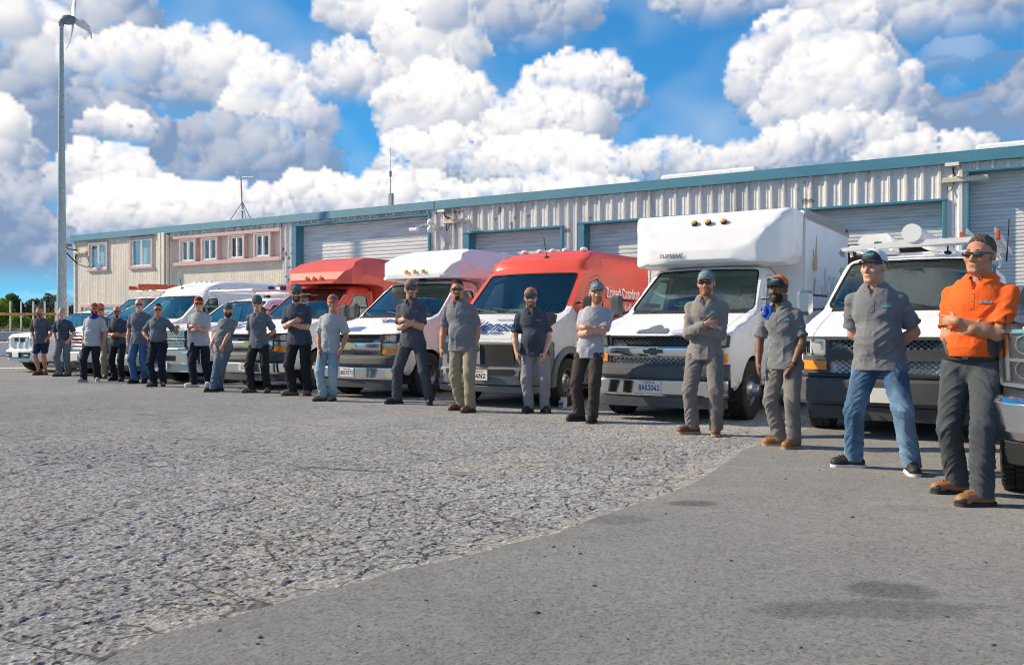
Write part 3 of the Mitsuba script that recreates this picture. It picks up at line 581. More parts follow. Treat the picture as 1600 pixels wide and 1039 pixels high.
def well(v, x0, x1, y, r, z=.38):
    a = np.linspace(-.25, math.pi+.25, 20); p = [(y+(r+.10)*math.cos(t), z+(r+.10)*math.sin(t)) for t in a]+[(y+(r+.085)*math.cos(t), z+(r+.085)*math.sin(t)) for t in a[::-1]]
    for sg in (1, -1): v.P('wheel_well', ex(p, 'x', min(sg*x0, sg*x1), max(sg*x0, sg*x1)), 'plastic_black')
def interior(v, y_d, z_d, half, y_b, z_top, x_s=.42, bulk='bulkhead', seat='cab_grey'):
    v.P('dashboard', ex([(y_d, .8), (y_d-.02, z_d-.03), (y_d+.2, z_d), (y_d+.5, z_d-.08), (y_d+.62, z_d-.25), (y_d+.6, .8)], 'x', -half, half), 'cab_dark')
    if bulk: v.P('bulkhead', box(-half, half, y_b, y_b+.03, .6, z_top-.06), bulk)
    v.P('cab_floor', box(-half, half, y_d, y_b, .55, .62), 'cab_dark')
    for x in (-x_s, x_s):
        yb = min(y_d+1.45, y_b-.18)
        k = v.P('seat', cat([box(x-.25, x+.25, yb-.5, yb+.02, .75, .98, .05)]), seat)
        v.P('seat_back', ex(rnd([(yb-.05, .92), (yb+.10, .92), (yb+.22, z_d+.22), (yb+.08, z_d+.22)], .03), 'x', x-.23, x+.23), seat, parent=k)
        v.P('headrest', box(x-.13, x+.13, yb+.10, yb+.21, z_d+.25, z_d+.44, .04), seat, parent=k)
    t = np.linspace(0, 2*np.pi, 25); c = np.array([x_s, y_d+.62, z_d+.02])
    ring = np.stack([c[0]+.19*np.cos(t), c[1]+.19*np.sin(t)*.42, c[2]+.19*np.sin(t)*.9], 1)
    v.P('steering_wheel', cat([tube(ring, .016, 8), tube([c+[-.18, 0, 0], c+[.18, 0, 0]], .015, 6), tube([c, c+[0, -.1, -.25]], .03, 8)]), 'seal')
def shell_parts(v, S, col, wind, doors=(), hood=None, floor=.55, wells=(), split=None, col2=None, extra_win=(), nohollow_y=None):
    """Cut the hollow body into body, hood and doors, with panes in the openings. split: (y, z) polygon painted col2."""
    outer, inner = S(0), S(.035) ^ ex([(-5, floor), (9, floor), (9, 5), (-5, 5)], 'x', -3, 3)
    sh = outer-inner; glass = S(.010)-S(.017); seal = S(.001)-S(.03)
    for (y, z, r) in wells:
        for sg in (1, -1): sh = sh-cyl_x(min(sg*.60, sg*1.4), max(sg*.60, sg*1.4), y, z, r)
    def opening(pr, big, parent, nm, sl=True):
        nonlocal sh
        g = glass ^ pr; sh = sh-big
        k = v.P(nm, g, 'car_glass', True, parent=parent)
        if sl: v.P('window_seal', seal ^ (big-pr), 'seal', True, parent=k if parent is None else parent)
        return big
    W = rnd(wind[0], .05); pr = ex(W, 'y', wind[1], wind[2]); big = ex(W.buffer(.022), 'y', wind[1], wind[2])
    opening(pr, big, None, 'windshield')
    cut2 = ex(split, 'x', -3, 3) if split is not None else None
    def skin(nm, m, parent=None):
        if cut2 is None: return v.P(nm, m, col, True, parent=parent)
        a, b = m-cut2, m ^ cut2
        ka = v.P(nm, a, col, True, parent=parent)
        if ka is None: return v.P(nm, b, col2, True, parent=parent)
        v.P('upper_skin', b, col2, True, parent=ka if parent is None else parent); return ka
    if hood is not None:
        h0 = ex(hood, 'z', 1.0 if len(hood) < 99 else 0, 1.7) ^ ex([(-5, .9), (9, .9), (9, 1.62), (-5, 1.62)], 'x', -3, 3)
        hp = ex(Polygon(hood), 'z', v.hz, 1.62); hb = ex(Polygon(hood).buffer(.011), 'z', v.hz-.006, 1.62)
        skin('hood', sh ^ hp); sh = sh-hb
    for dpoly, wpoly in doors:
        for sg in (1, -1):
            x0, x1 = min(sg*.3, sg*1.5), max(sg*.3, sg*1.5)
            D = rnd(dpoly, .06); dp = ex(D, 'x', x0, x1); db = ex(D.buffer(.011), 'x', x0, x1)
            wp = ex(rnd(wpoly, .05), 'x', x0, x1); wb = ex(rnd(wpoly, .05).buffer(.018), 'x', x0, x1)
            k = skin('door', (sh-wb) ^ dp)
            v.P('side_window', glass ^ wp, 'car_glass', True, parent=k); v.P('window_seal', (seal ^ (wb-wp)), 'seal', True, parent=k)
            yh = max(p[0] for p in dpoly)-.16; zb = min(p[1] for p in wpoly)-.14; xs = sg*(v.half-.005)
            v.P('handle', box(xs-.02, xs+.025, yh-.09, yh+.07, zb-.03, zb+.01, .008), 'plastic_black', parent=k)
            sh = sh-db-wb
    for wpoly in extra_win:
        for sg in (1, -1):
            x0, x1 = min(sg*.3, sg*1.5), max(sg*.3, sg*1.5)
            wp = ex(rnd(wpoly, .05), 'x', x0, x1); wb = ex(rnd(wpoly, .05).buffer(.018), 'x', x0, x1)
            v.P('side_window', glass ^ wp, 'car_glass', True); sh = sh-wb
    return skin('body', sh)
def plate(v, txt, x, y, z, w=.31, h=.155, under=True):
    k = v.P('license_plate', box(x-w/2, x+w/2, y-.012, y, z-h/2, z+h/2, .004), 'plate_white')
    if txt:
        m = text(txt, .068, .003); m.apply_transform(np.array([[1, 0, 0, 0], [0, 0, -1, 0], [0, 1, 0, 0], [0, 0, 0, 1.0]])); b = m.bounds; s = min(1, (w-.03)/(b[1][0]-b[0][0])); m.apply_scale((s, 1, 1)); b = m.bounds
        m.apply_translation((x-(b[0][0]+b[1][0])/2, y-.012, z-.045)); v.P('plate_number', m, 'plate_blue', parent=k, smooth=False)
        m = text('California', .026, .002, True, .2); m.apply_transform(np.array([[1, 0, 0, 0], [0, 0, -1, 0], [0, 1, 0, 0], [0, 0, 0, 1.0]])); b = m.bounds; m.apply_translation((x-(b[0][0]+b[1][0])/2, y-.012, z+.042)); v.P('plate_script', m, 'plate_red', parent=k, smooth=False)
def lettering(v, s, h, org, right, up, mt, name='lettering', bold=True, italic=0, center=True, parent=None, sx=1):
    m = text(s, h, .003, bold, italic); b = m.bounds; m.apply_scale((sx, 1, 1))
    if center: m.apply_translation((-(b[0][0]+b[1][0])/2*sx, 0, 0))
    r_, u_ = np.array(right, float), np.array(up, float); r_ /= np.linalg.norm(r_); u_ -= r_*(u_@r_); u_ /= np.linalg.norm(u_); A = np.eye(4); A[:3, 0], A[:3, 1], A[:3, 2], A[:3, 3] = r_, u_, np.cross(r_, u_), org
    m.apply_transform(A); v.P(name, m, mt, smooth=False, parent=parent)
def onto(v, m, d, off=.004):
    """Drop a flat mesh onto nothing: placeholder kept simple."""
    return m
def wiper(v, pts, r=.010): v.P('wiper', tube(pts, r, 6), 'seal')
def mirror(v, x, y, z, w=.20, h=.30, mt='plastic_black', arms=True, back='plastic_black'):
    sg = 1 if x > 0 else -1
    k = v.P('mirror', box(x-w/2, x+w/2, y-.06, y+.08, z-h/2, z+h/2, .045), back)
    v.P('mirror_glass', box(x-w/2+.02, x+w/2-.02, y+.081, y+.085, z-h/2+.03, z+h/2-.03), 'chrome', parent=k)
    if arms:
        for q in (-.3, .3): v.P('mirror_arm', tube([(x-sg*w*.4, y, z+q*h), (sg*(v.half-.06), y+.06, z+q*h*.8)], .016, 8), 'plastic_black', parent=k)
def lattice(x0, x1, z0, z1, y, p=.048, t=.007, d=.02):
    L = []; g = Polygon([(x0, z0), (x1, z0), (x1, z1), (x0, z1)])
    for sl in (.75, -.75):
        c = z0-(x1-x0)
        while c < z1+(x1-x0):
            l = LineString([(x0, c), (x1, c+sl*(x1-x0))]).intersection(g)
            if l.length > .02 and l.geom_type == 'LineString': L.append(ex(l.buffer(t/2, cap_style=2), 'y', y, y+d))
            c += p
    return m3.Manifold.compose(L)
def headlamp(v, poly, y0, depth=.10, bulbs=((0, 0, .06),), back='lens_back', rim_=None):
    """Bezel behind, reflectors inside, clear cover in front; poly in (x, z) on one side, mirrored."""
    for sg in (-1, 1):
        g = Polygon([(sg*x, z) for x, z in poly]).buffer(0); g = g.buffer(-.012).buffer(.012)
        k = v.P('headlight', ex(g, 'y', y0+depth-.02, y0+depth+.10), back, bow=True, ref=.07)
        v.P('bezel', ex(g.buffer(.012).difference(g.buffer(-.012)), 'y', y0-.004, y0+depth+.08), rim_ or 'plastic_black', bow=True, ref=.07, parent=k)
        cx, cz = g.centroid.x, g.centroid.y
        for bx, bz, br in bulbs:
            m = lathe([(br, 0), (br*.75, -.035), (br*.3, -.055), (.001, -.06), (.001, -.064), (br*.8, -.04), (br+.006, 0)], 20); m.vertices = m.vertices[:, [1, 0, 2]]; m.vertices[:, 1] *= -1; m.apply_translation((cx+sg*bx, y0+.02, cz+bz)); v.P('reflector', m, 'chrome', bow=True, parent=k)
        c = ex(g.buffer(-.006), 'y', y0, y0+.006); v.P('lens', c, 'clear_lens', bow=True, ref=.07, parent=k)
def sym_front(v, name, poly, y0, y1, mt, ref=.08, parent=None):
    for sg in (-1, 1): v.P(name, ex(Polygon([(sg*x, z) for x, z in poly]).buffer(0), 'y', y0, y1), mt, bow=True, ref=ref, parent=parent)
def xbar(v, name, poly, x0, x1, mt, ref=.10, parent=None): return v.P(name, ex(rnd(poly, .012), 'x', x0, x1), mt, bow=True, ref=ref, parent=parent)
# ---------------------------------------------------------------- the ten vehicles
mat('hood_shadow_dark', (.13, .15, .18), .5)  # dark tone of the shadows painted on the box truck hood
BOWTIE = [(-.085, -.026), (-.035, -.026), (-.046, -.040), (.034, -.040), (.046, -.022), (.105, -.022), (.088, .026), (.036, .026), (.046, .040), (-.034, .040), (-.046, .022), (-.105, .022)]
def express(name, label, cat_, P, kind='chrome', body='van', col='white_paint', group=None, split=None, col2=None, txt=None, rz=0, win2=False):
    v = Veh(name, label, cat_, P, group, rz, (.09, 3.0, .74), 1.0); v.hz = 1.085
    cut = body != 'van'; yb = 2.72 if cut else 5.7
    side = [(.18, .40), (.08, .50), (.07, .78), (.10, 1.05), (.17, 1.115), (.45, 1.215), (1.14, 1.42), (1.98, 2.07), (2.28, 2.13)]+([(yb, 2.14), (yb+.01, .42)] if cut else [(3.2, 2.15), (5.62, 2.13), (5.74, 2.0), (5.74, .45), (5.6, .40)])
    front = [(.0, .36), (.90, .40), (.965, .52), (1.0, .85), (.99, 1.1), (.965, 1.28), (.815, 2.0), (.73, 2.11), (.5, 2.15), (0, 2.17)]
    S = v.solids(side, front, 6); S = v.hoodclip(S, .985, 1.16, .285, 1.17)
    door = [(1.20, .50), (1.18, 1.24), (1.30, 1.37), (2.0, 1.955), (2.55, 1.98), (2.60, .50)]; win = [(1.50, 1.36), (2.08, 1.90), (2.48, 1.91), (2.50, 1.34)]
    shell_parts(v, S, col, ([(-.88, 1.455), (.88, 1.455), (.735, 2.035), (-.735, 2.035)], .9, 2.3), [(door, win)], [(-.80, .10), (.80, .10), (.80, 1.10), (-.80, 1.10)], wells=((.95, .39, .45),)+(((4.35, .39, .45),) if not cut else ()), split=split, col2=col2)
    well(v, .45, .93, .95, .36); 
    interior(v, 1.28, 1.40, .86, 2.64, 2.05, bulk='bulkhead')
    v.P('cowl', ex([(1.08, 1.38), (1.06, 1.41), (1.17, 1.452), (1.25, 1.40)], 'x', -.82, .82), 'plastic_black', True)
    for x in (-.45, .33): wiper(v, [(x, 1.10, 1.425), (x-.12, 1.13, 1.46), (x-.55 if x > 0 else x-.30, 1.24, 1.515)], .011)
    v.P('rear_view_mirror', box(-.11, .11, 1.80, 1.83, 1.86, 1.93, .01), 'seal')
    # front end
    v.P('grille_back', ex([(-.90, .62), (.90, .62), (.90, 1.10), (-.90, 1.10)], 'y', .075, .10), 'plastic_black', bow=True)
    dark = 'bumper_grey'
    if kind == 'chrome':
        v.P('grille_mesh', cat([tm(lattice(-.60, .60, .985, 1.075, .03)), tm(lattice(-.60, .60, .66, .815, .03))]), 'bumper_grey', bow=True, stuff=True)
        v.P('grille_frame', ex(Polygon([(-.66, .63), (.66, .63), (.66, 1.09), (-.66, 1.09)]).difference(Polygon([(-.62, .655), (.62, .655), (.62, 1.078), (-.62, 1.078)])), 'y', .0, .09), 'plastic_black', bow=True)
        xbar(v, 'grille_bar', [(-.01, .835), (-.03, .87), (-.03, .94), (-.01, .965), (.06, .965), (.06, .835)], -.655, .655, 'chrome')
        b = Polygon([(x*1.5, z*1.5+.90) for x, z in BOWTIE]); k = v.P('emblem', ex(b, 'y', -.052, -.028), 'chrome'); v.P('emblem_field', ex(b.buffer(-.011), 'y', -.056, -.05), 'cab_dark' if body == 'box' else 'gold', parent=k)
        headlamp(v, [(.67, .965), (.905, .965), (.915, 1.10), (.69, 1.095)], -.01, .08, ((-.07, 0, .055), (.06, 0, .05)))
        sym_front(v, 'lamp_strip', [(.67, .885), (.905, .885), (.905, .955), (.67, .955)], .0, .10, 'satin_metal')
        sym_front(v, 'turn_signal', [(.675, .765), (.905, .765), (.905, .875), (.675, .875)], -.012, .10, 'amber')
        xbar(v, 'bumper_cover', [(.02, .545), (-.06, .56), (-.085, .60), (-.07, .70), (-.02, .745), (.12, .745), (.12, .545)], -.925, .925, 'bumper_grey')
        xbar(v, 'bumper', [(.05, .335), (-.055, .335), (-.09, .37), (-.09, .53), (-.06, .555), (.06, .55), (.12, .5), (.12, .34)], -.93, .93, 'chrome' if body != 'gmc' else 'silver_paint')
        xbar(v, 'valance', [(-.03, .19), (-.05, .33), (.12, .335), (.16, .19)], -.87, .87, 'bumper_grey')
    elif kind == 'gmc':
        for i, z in enumerate((.70, .79, .88, .97, 1.05)): xbar(v, 'grille_bar', [(.0, z-.018), (-.015, z), (.0, z+.024), (.07, z+.024), (.07, z-.018)], -.60, .60, 'chrome')
        v.P('grille_frame', ex(Polygon([(-.66, .64), (.66, .64), (.64, 1.095), (-.64, 1.095)]).difference(Polygon([(-.60, .665), (.60, .665), (.59, 1.075), (-.59, 1.075)])), 'y', -.01, .09), 'chrome', bow=True)
        lettering(v, 'GMC', .085, (0, -.02, .845), (1, 0, 0), (0, 0, 1), 'plate_red', 'emblem', sx=1.25)
        headlamp(v, [(.69, .86), (.905, .87), (.915, 1.09), (.70, 1.085)], -.01, .08, ((0, 0, .07),)); sym_front(v, 'turn_signal', [(.69, .76), (.905, .77), (.905, .85), (.69, .85)], -.012, .10, 'amber')
        xbar(v, 'bumper', [(.05, .34), (-.07, .36), (-.085, .58), (-.06, .62), (.12, .62), (.12, .34)], -.93, .93, 'silver_paint'); xbar(v, 'valance', [(-.03, .2), (-.05, .34), (.12, .335), (.16, .2)], -.93, .93, 'plastic_black')
    else:   # plain grey front with square lamps
        g = Polygon([(-.92, .60), (.92, .60), (.92, 1.10), (-.92, 1.10)])
        holes = [Polygon([(s*a, z0), (s*b, z0), (s*b, z1), (s*a, z1)]).buffer(-.015).buffer(.015) for s in (1, -1) for a, b, z0, z1 in ((.06, .60, .965, 1.065), (.04, .60, .70, .845), (.645, .90, .89, 1.075))]
        gg = g
        for h in holes: gg = gg.difference(h)
        v.P('grille_frame', ex(gg, 'y', .0, .09), 'bumper_grey', bow=True, ref=.07)
        v.P('grille_mesh', cat([tm(lattice(s0, s1, z0, z1, .045, .05, .010)) for s0, s1 in ((-.60, -.06), (.06, .60)) for z0, z1 in ((.965, 1.065), (.70, .845))]), 'bumper_light', bow=True, stuff=True)
        b = Polygon([(x*1.2, z*1.2+.905) for x, z in BOWTIE]); v.P('emblem', ex(b, 'y', -.012, .003), 'gold')
        headlamp(v, [(.66, .905), (.885, .905), (.885, 1.06), (.66, 1.06)], .02, .06, ((0, 0, .072),), rim_='chrome')
        sym_front(v, 'turn_signal', [(.63, .735), (.915, .735), (.915, .835), (.63, .835)], -.012, .10, 'amber')
        xbar(v, 'bumper', [(.05, .36), (-.06, .36), (-.09, .40), (-.09, .62), (-.05, .655), (.12, .655), (.12, .36)], -.93, .93, 'bumper_grey', .08)
        xbar(v, 'bumper_step', [(-.02, .655), (-.065, .66), (-.06, .70), (.1, .705), (.1, .655)], -.91, .91, 'plastic_black'); xbar(v, 'valance', [(-.0, .20), (-.03, .355), (.12, .355), (.16, .2)], -.80, .80, 'bumper_grey')
    for sg in (1, -1): mirror(v, sg*1.20, 1.42, 1.52, .20, .32, back='satin_metal' if kind == 'work' else 'bumper_grey')
    st = 'dual' if body == 'box' else 'steel'
    for sg in (1, -1):
        wheel(v, sg*.86, .95, .385, .235, .21, st); wheel(v, sg*.86, 4.35 if not cut else 4.45, .385, .235, .21, st)
    if txt: plate(v, txt, -.03 if body == 'box' else 0, -.098, .455)
    v.P('underside', box(-.75, .75, .5, yb, .24, .42), 'plastic_black')
    return v
def place(u, n): return U*u+N*n
def raised_cap(v, colr, y0=1.78, ytail=6.1, band=None):
    """Fibreglass service body with a raised, faceted nose over the cab."""
    side = Polygon([(y0+.02, 2.16), (y0, 2.24), (y0+.10, 2.40), (y0+.42, 2.62), (y0+.95, 2.76), (y0+1.7, 2.80), (ytail-.3, 2.76), (ytail, 2.6), (ytail, .62), (2.80, .62), (2.80, 2.10), (2.5, 2.15)])
    front = Polygon(sym([(0, .5), (1.06, .5), (1.09, 1.3), (1.07, 2.2), (1.0, 2.38), (.70, 2.74), (0, 2.80)]))
    plan = Polygon([(-.62, y0-.04), (.62, y0-.04), (.90, y0+.20), (1.02, y0+.62), (1.09, y0+1.3), (1.09, ytail), (-1.09, ytail), (-1.09, y0+1.3), (-1.02, y0+.62), (-.90, y0+.20)])
    S = lambda t: ex(side.buffer(-t), 'x', -2, 2) ^ ex(front.buffer(-t), 'y', 0, 9) ^ ex(plan.buffer(-t), 'z', 0, 4)
    m = S(0)-S(.03)
    for sg in (1, -1): m = m-cyl_x(min(sg*.5, sg*1.4), max(sg*.5, sg*1.4), 4.45, .39, .47)
    lip = ex(plan.buffer(.02).intersection(Polygon([(-2, 0), (2, 0), (2, 2.8), (-2, 2.8)])), 'z', 2.15, 2.20)-ex(plan.buffer(-.05), 'z', 2, 2.4)
    k = v.P('service_body', m, colr, smooth=22)
    v.P('cap_lip', lip, colr, parent=k); well(v, .5, 1.05, 4.45, .38)
    for i, x in enumerate((-.2, .0, .2)):
        c = lathe([(.045, 0), (.045, .02), (.03, .045), (.001, .05), (.001, 0)], 16); c.vertices = c.vertices[:, [1, 0, 2]]*[1, -1, 1]; c.apply_translation((x, y0-.025+.03, 2.275)); v.P('marker_lamp', c, 'amber_lamp', parent=k)
    for y in (3.55, 5.0): 
        for sg in (1, -1): v.P('seam', box(sg*1.083-.004, sg*1.083+.012, y, y+.02, .75, 2.3), 'sign_grey', parent=k)
    v.P('side_door', box(1.082, 1.10, 2.95, 3.5, .8, 2.05, .01), colr, parent=k)
    return k
def ladder_rack(v, ys, half, z0, z1, mt='pvc', rails=True):
    k = v.P('roof_rack', tube([(-half, ys[0], z1), (half, ys[0], z1)], .028, 8), mt)
    for y in ys[1:]: v.P('cross_bar', tube([(-half, y, z1), (half, y, z1)], .025, 8), mt, parent=k)
    for sg in (1, -1):
        if rails: v.P('side_rail', tube([(sg*half, ys[0], z1), (sg*half, ys[-1], z1)], .025, 8), mt, parent=k)
        for y in ys: v.P('upright', tube([(sg*half, y, z1), (sg*(half-.02), y+.02, z0)], .02, 6), mt, parent=k)
    return k
def ladder(name, label, v, x, y0, y1, z, w, mt, tip=None):
    k = thing(name, label, 'ladder')
    for sx in (-w/2, w/2):
        r = part(k, 'rail', box(x+sx-.015, x+sx+.015, y0, y1, z, z+.085, .005), mt, 30, v.M)
        if tip: part(r, 'foot', box(x+sx-.022, x+sx+.022, y0-.02, y0+.16, z-.01, z+.10, .008), tip, 30, v.M)
    for y in np.arange(y0+.2, y1, .3): part(k, 'rung', tube([(x-w/2, y, z+.045), (x+w/2, y, z+.045)], .016, 6), mt, 30, v.M)
    for sx in (-w/2+.04, w/2-.04): part(k, 'upper_rail', box(x+sx-.012, x+sx+.012, y0+.25, y1-.1, z+.087, z+.165, .005), mt, 30, v.M)
# --- silver-white SUV, far left
v = Veh('sport_utility_vehicle', 'white sport utility vehicle at the far left end of the row', 'car', place(-24.71, 13.85), None, 0, (.12, 3.4, .60), .93); v.hz = 1.0
S = v.solids([(.16, .42), (.06, .52), (.04, .78), (.08, .98), (.22, 1.06), (1.15, 1.15), (1.92, 1.68), (2.35, 1.77), (4.2, 1.76), (4.62, 1.3), (4.70, .95), (4.7, .5), (4.6, .42)], [(0, .38), (.84, .42), (.92, .6), (.93, .9), (.90, 1.12), (.70, 1.64), (.60, 1.76), (0, 1.79)], 5, wsb=.12, ws=(1.05, 1.25, 1.6, 1.78)); S = v.hoodclip(S, .92, 1.14, .09, 1.10)
shell_parts(v, S, 'white_paint', ([(-.78, 1.17), (.78, 1.17), (.64, 1.66), (-.64, 1.66)], .9, 2.2), [([(1.28, .5), (1.26, 1.1), (1.95, 1.62), (2.5, 1.66), (2.5, .5)], [(1.55, 1.15), (2.02, 1.56), (2.42, 1.58), (2.42, 1.13)])], [(-.74, .12), (.74, .12), (.74, 1.12), (-.74, 1.12)], wells=((.92, .37, .44), (3.75, .37, .44)), extra_win=[[(2.6, 1.13), (2.6, 1.58), (3.4, 1.58), (3.4, 1.13)]])
well(v, .4, .86, .92, .36); interior(v, 1.3, 1.14, .76, 4.2, 1.7, bulk=None)
v.P('grille_back', ex([(-.85, .62), (.85, .62), (.85, .98), (-.85, .98)], 'y', .05, .09), 'plastic_black', bow=True)
for x in (-.30, 0, .30): v.P('grille_bar', ex([(x-.05, .66), (x+.02, .66), (x+.05, .95), (x-.02, .95)], 'y', .0, .06), 'chrome', bow=True)
headlamp(v, [(.46, .72), (.80, .76), (.84, .97), (.44, .95)], -.0, .06, ((-.06, 0, .07), (.08, .0, .06)), rim_='white_paint')
xbar(v, 'bumper', [(.06, .30), (-.03, .36), (-.07, .50), (-.06, .62), (.06, .66), (.14, .5), (.14, .32)], -.92, .92, 'white_paint'); v.P('intake', ex(rnd([(-.52, .40), (.52, .40), (.60, .56), (-.60, .56)], .03), 'y', -.085, -.06), 'plastic_black', bow=True); sym_front(v, 'fog_lamp', [(.36, .45), (.54, .45), (.54, .50), (.36, .50)], -.10, -.07, 'lens_back')
plate(v, '', 0, -.105, .50)
for sg in (1, -1): wheel(v, sg*.78, .92, .365, .24, .22, 'alloy'); wheel(v, sg*.78, 3.75, .365, .24, .22, 'alloy'); mirror(v, sg*1.02, 1.55, 1.18, .2, .16, arms=False, back='white_paint')
v.P('underside', box(-.7, .7, .4, 4.5, .25, .45), 'plastic_black'); v.P('skid_plate', ex([(-.5, .30), (.5, .30), (.45, .40), (-.45, .40)], 'y', -.04, .1), 'satin_metal', bow=True)
# --- white van with red ladder
v2 = express('cargo_van', 'white cargo van with chrome barred grille and red lettered emblem, second from the left', 'van', place(-21.59, 13.6), 'gmc', 'van')
ladder_rack(v2, (2.3, 3.6, 5.0), .75, 2.1, 2.27); ladder('extension_ladder', 'orange red ladder on the roof rack of the second van from the left', v2, -.35, 1.9, 5.6, 2.30, .42, 'ladder_red', 'ladder_red')
plate(v2, '', 0, -.09, .47)
# --- white medium-roof van
v3 = Veh('high_roof_van', 'plain white high roof van behind the man with one hand on his hip', 'van', place(-19.28, 13.15), None, 0, (.10, 3.0, .68), 1.03); v3.hz = 1.04; v = v3
S = v.solids([(.14, .34), (.03, .48), (.02, .95), (.10, 1.08), (.92, 1.43), (1.70, 2.06), (2.05, 2.30), (2.55, 2.44), (3.2, 2.48), (5.75, 2.48), (5.85, 2.3), (5.85, .45)], [(0, .34), (.94, .38), (1.02, .6), (1.03, 1.2), (.98, 1.5), (.87, 2.2), (.80, 2.40), (.62, 2.47), (0, 2.49)], 6.2, wsb=.16, ws=(1.2, 1.5, 2.1, 2.3)); S = v.hoodclip(S, 1.02, .95, .40, 1.12)
shell_parts(v, S, 'white_paint', ([(-.90, 1.47), (.90, 1.47), (.80, 2.02), (-.80, 2.02)], .7, 2.0), [([(1.15, .5), (1.12, 1.36), (1.80, 2.0), (2.2, 2.08), (2.22, .5)], [(1.32, 1.42), (1.82, 1.94), (2.14, 1.98), (2.14, 1.40)])], [(-.80, .10), (.80, .10), (.80, .90), (-.80, .90)], wells=((.98, .36, .44), (4.7, .36, .44)))
well(v, .45, .95, .98, .36); interior(v, 1.0, 1.42, .88, 2.3, 2.3)
v.P('grille_back', ex(rnd([(-.46, .60), (.46, .60), (.56, 1.0), (-.56, 1.0)], .03), 'y', -.0, .05), 'plastic_black', bow=True); v.P('grille_mesh', tm(lattice(-.48, .48, .63, .98, -.012, .07, .012, .014)), 'satin_metal', bow=True, stuff=True)
v.P('grille_frame', ex(rnd([(-.50, .57), (.50, .57), (.60, 1.03), (-.60, 1.03)], .03).difference(rnd([(-.45, .61), (.45, .61), (.55, .99), (-.55, .99)], .03)), 'y', -.03, .04), 'chrome', bow=True)
headlamp(v, [(.60, .92), (.93, .98), (.98, 1.24), (.88, 1.20), (.62, 1.06)], -.02, .12, ((0, 0, .05),)); xbar(v, 'bumper', [(.10, .30), (-.02, .34), (-.05, .5), (-.03, .60), (.10, .62), (.2, .4)], -1.0, 1.0, 'silver_paint'); xbar(v, 'valance', [(.05, .20), (.0, .30), (.2, .30), (.2, .2)], -.9, .9, 'bumper_grey')
for sg in (1, -1): wheel(v, sg*.87, .98, .355, .235, .21); wheel(v, sg*.87, 4.7, .355, .235, .21); mirror(v, sg*1.2, 1.35, 1.45, .2, .34)
for x in (-.3, -.1, .1, .3): v.P('marker_lamp', box(x-.05, x+.05, 2.47, 2.55, 2.42, 2.455, .01), 'pvc')
v.P('aerial', cat([tube([(-.15, 1.98, 2.26), (-.17, 1.92, 2.52)], .008, 5), box(-.18, -.12, 1.96, 2.02, 2.24, 2.275)]), 'seal'); wiper(v, [(.3, 1.02, 1.47), (-.4, 1.08, 1.53)]); v.P('underside', box(-.8, .8, .4, 5.7, .24, .42), 'plastic_black')
# --- white pickup with chrome grille and white rack
def pickup(name, label, P, col, hi, rz=0):
    v = Veh(name, label, 'pickup truck', P, None, rz, (.07, 2.6, .72), 1.0); v.hz = 1.16; z = hi
    S = v.solids([(.16, .5), (.06, .62), (.04, 1.10), (.08, 1.19), (.5, 1.27), (1.42, 1.34), (2.22, 1.88), (2.6, 1.95), (3.9, 1.95), (4.3, 1.42), (4.34, 1.36), (5.9, 1.34), (5.95, .55), (5.8, .5)], [(0, .44), (.90, .48), (.985, .7), (1.0, 1.0), (.97, 1.28), (.76, 1.84), (.66, 1.93), (0, 1.97)], 6.2, wsb=.10, ws=(1.3, 1.42, 1.8, 1.95)); S = v.hoodclip(S, .985, 1.40, .10, 1.24)
    shell_parts(v, S, col, ([(-.80, 1.375), (.80, 1.375), (.68, 1.85), (-.68, 1.85)], 1.2, 2.5), [([(1.55, .6), (1.53, 1.28), (2.28, 1.82), (2.85, 1.86), (2.85, .6)], [(1.80, 1.34), (2.32, 1.76), (2.78, 1.79), (2.78, 1.32)])], [(-.78, .10), (.78, .10), (.78, 1.36), (-.78, 1.36)], wells=((1.0, .41, .48), (4.9, .41, .48)), extra_win=[[(2.95, 1.33), (2.95, 1.79), (3.7, 1.79), (3.85, 1.36)]])
    well(v, .4, .92, 1.0, .40); interior(v, 1.55, 1.33, .84, 3.9, 1.85)
    v.P('underside', box(-.75, .75, .5, 5.8, .3, .5), 'plastic_black'); return v
v4 = pickup('pickup_truck', 'white pickup with a two tier chrome grille and a white pipe rack over its cab', place(-16.68, 12.6), 'white_paint', 0); v = v4
v.P('grille_back', ex([(-.62, .76), (.62, .76), (.62, 1.18), (-.62, 1.18)], 'y', .0, .05), 'plastic_black', bow=True)
v.P('grille_mesh', cat([tm(lattice(-.56, .56, .79, .94, -.02, .06, .016, .03)), tm(lattice(-.56, .56, 1.01, 1.15, -.02, .06, .016, .03))]), 'chrome', bow=True, stuff=True)
for z in (.775, .975, 1.165): xbar(v, 'grille_bar', [(.0, z-.018), (-.04, z-.015), (-.04, z+.02), (.0, z+.022), (.05, z)], -.60, .60, 'chrome')
headlamp(v, [(.66, .82), (.955, .84), (.96, 1.15), (.66, 1.16)], -.01, .08, ((0, .05, .06), (0, -.07, .06)), rim_='chrome')
b = rnd([(-.99, .44), (.99, .44), (.99, .74), (-.99, .74)], .03).difference(rnd([(-.40, .50), (.40, .50), (.40, .62), (-.40, .62)], .02)); v.P('bumper', ex(b, 'y', -.10, .02), 'chrome', bow=True); v.P('bumper_recess', ex([(-.45, .47), (.45, .47), (.45, .65), (-.45, .65)], 'y', -.03, .0), 'plastic_black', bow=True); xbar(v, 'valance', [(-.02, .26), (-.04, .44), (.12, .44), (.16, .26)], -.85, .85, 'silver_paint')
plate(v, '0767', 0, -.115, .40)
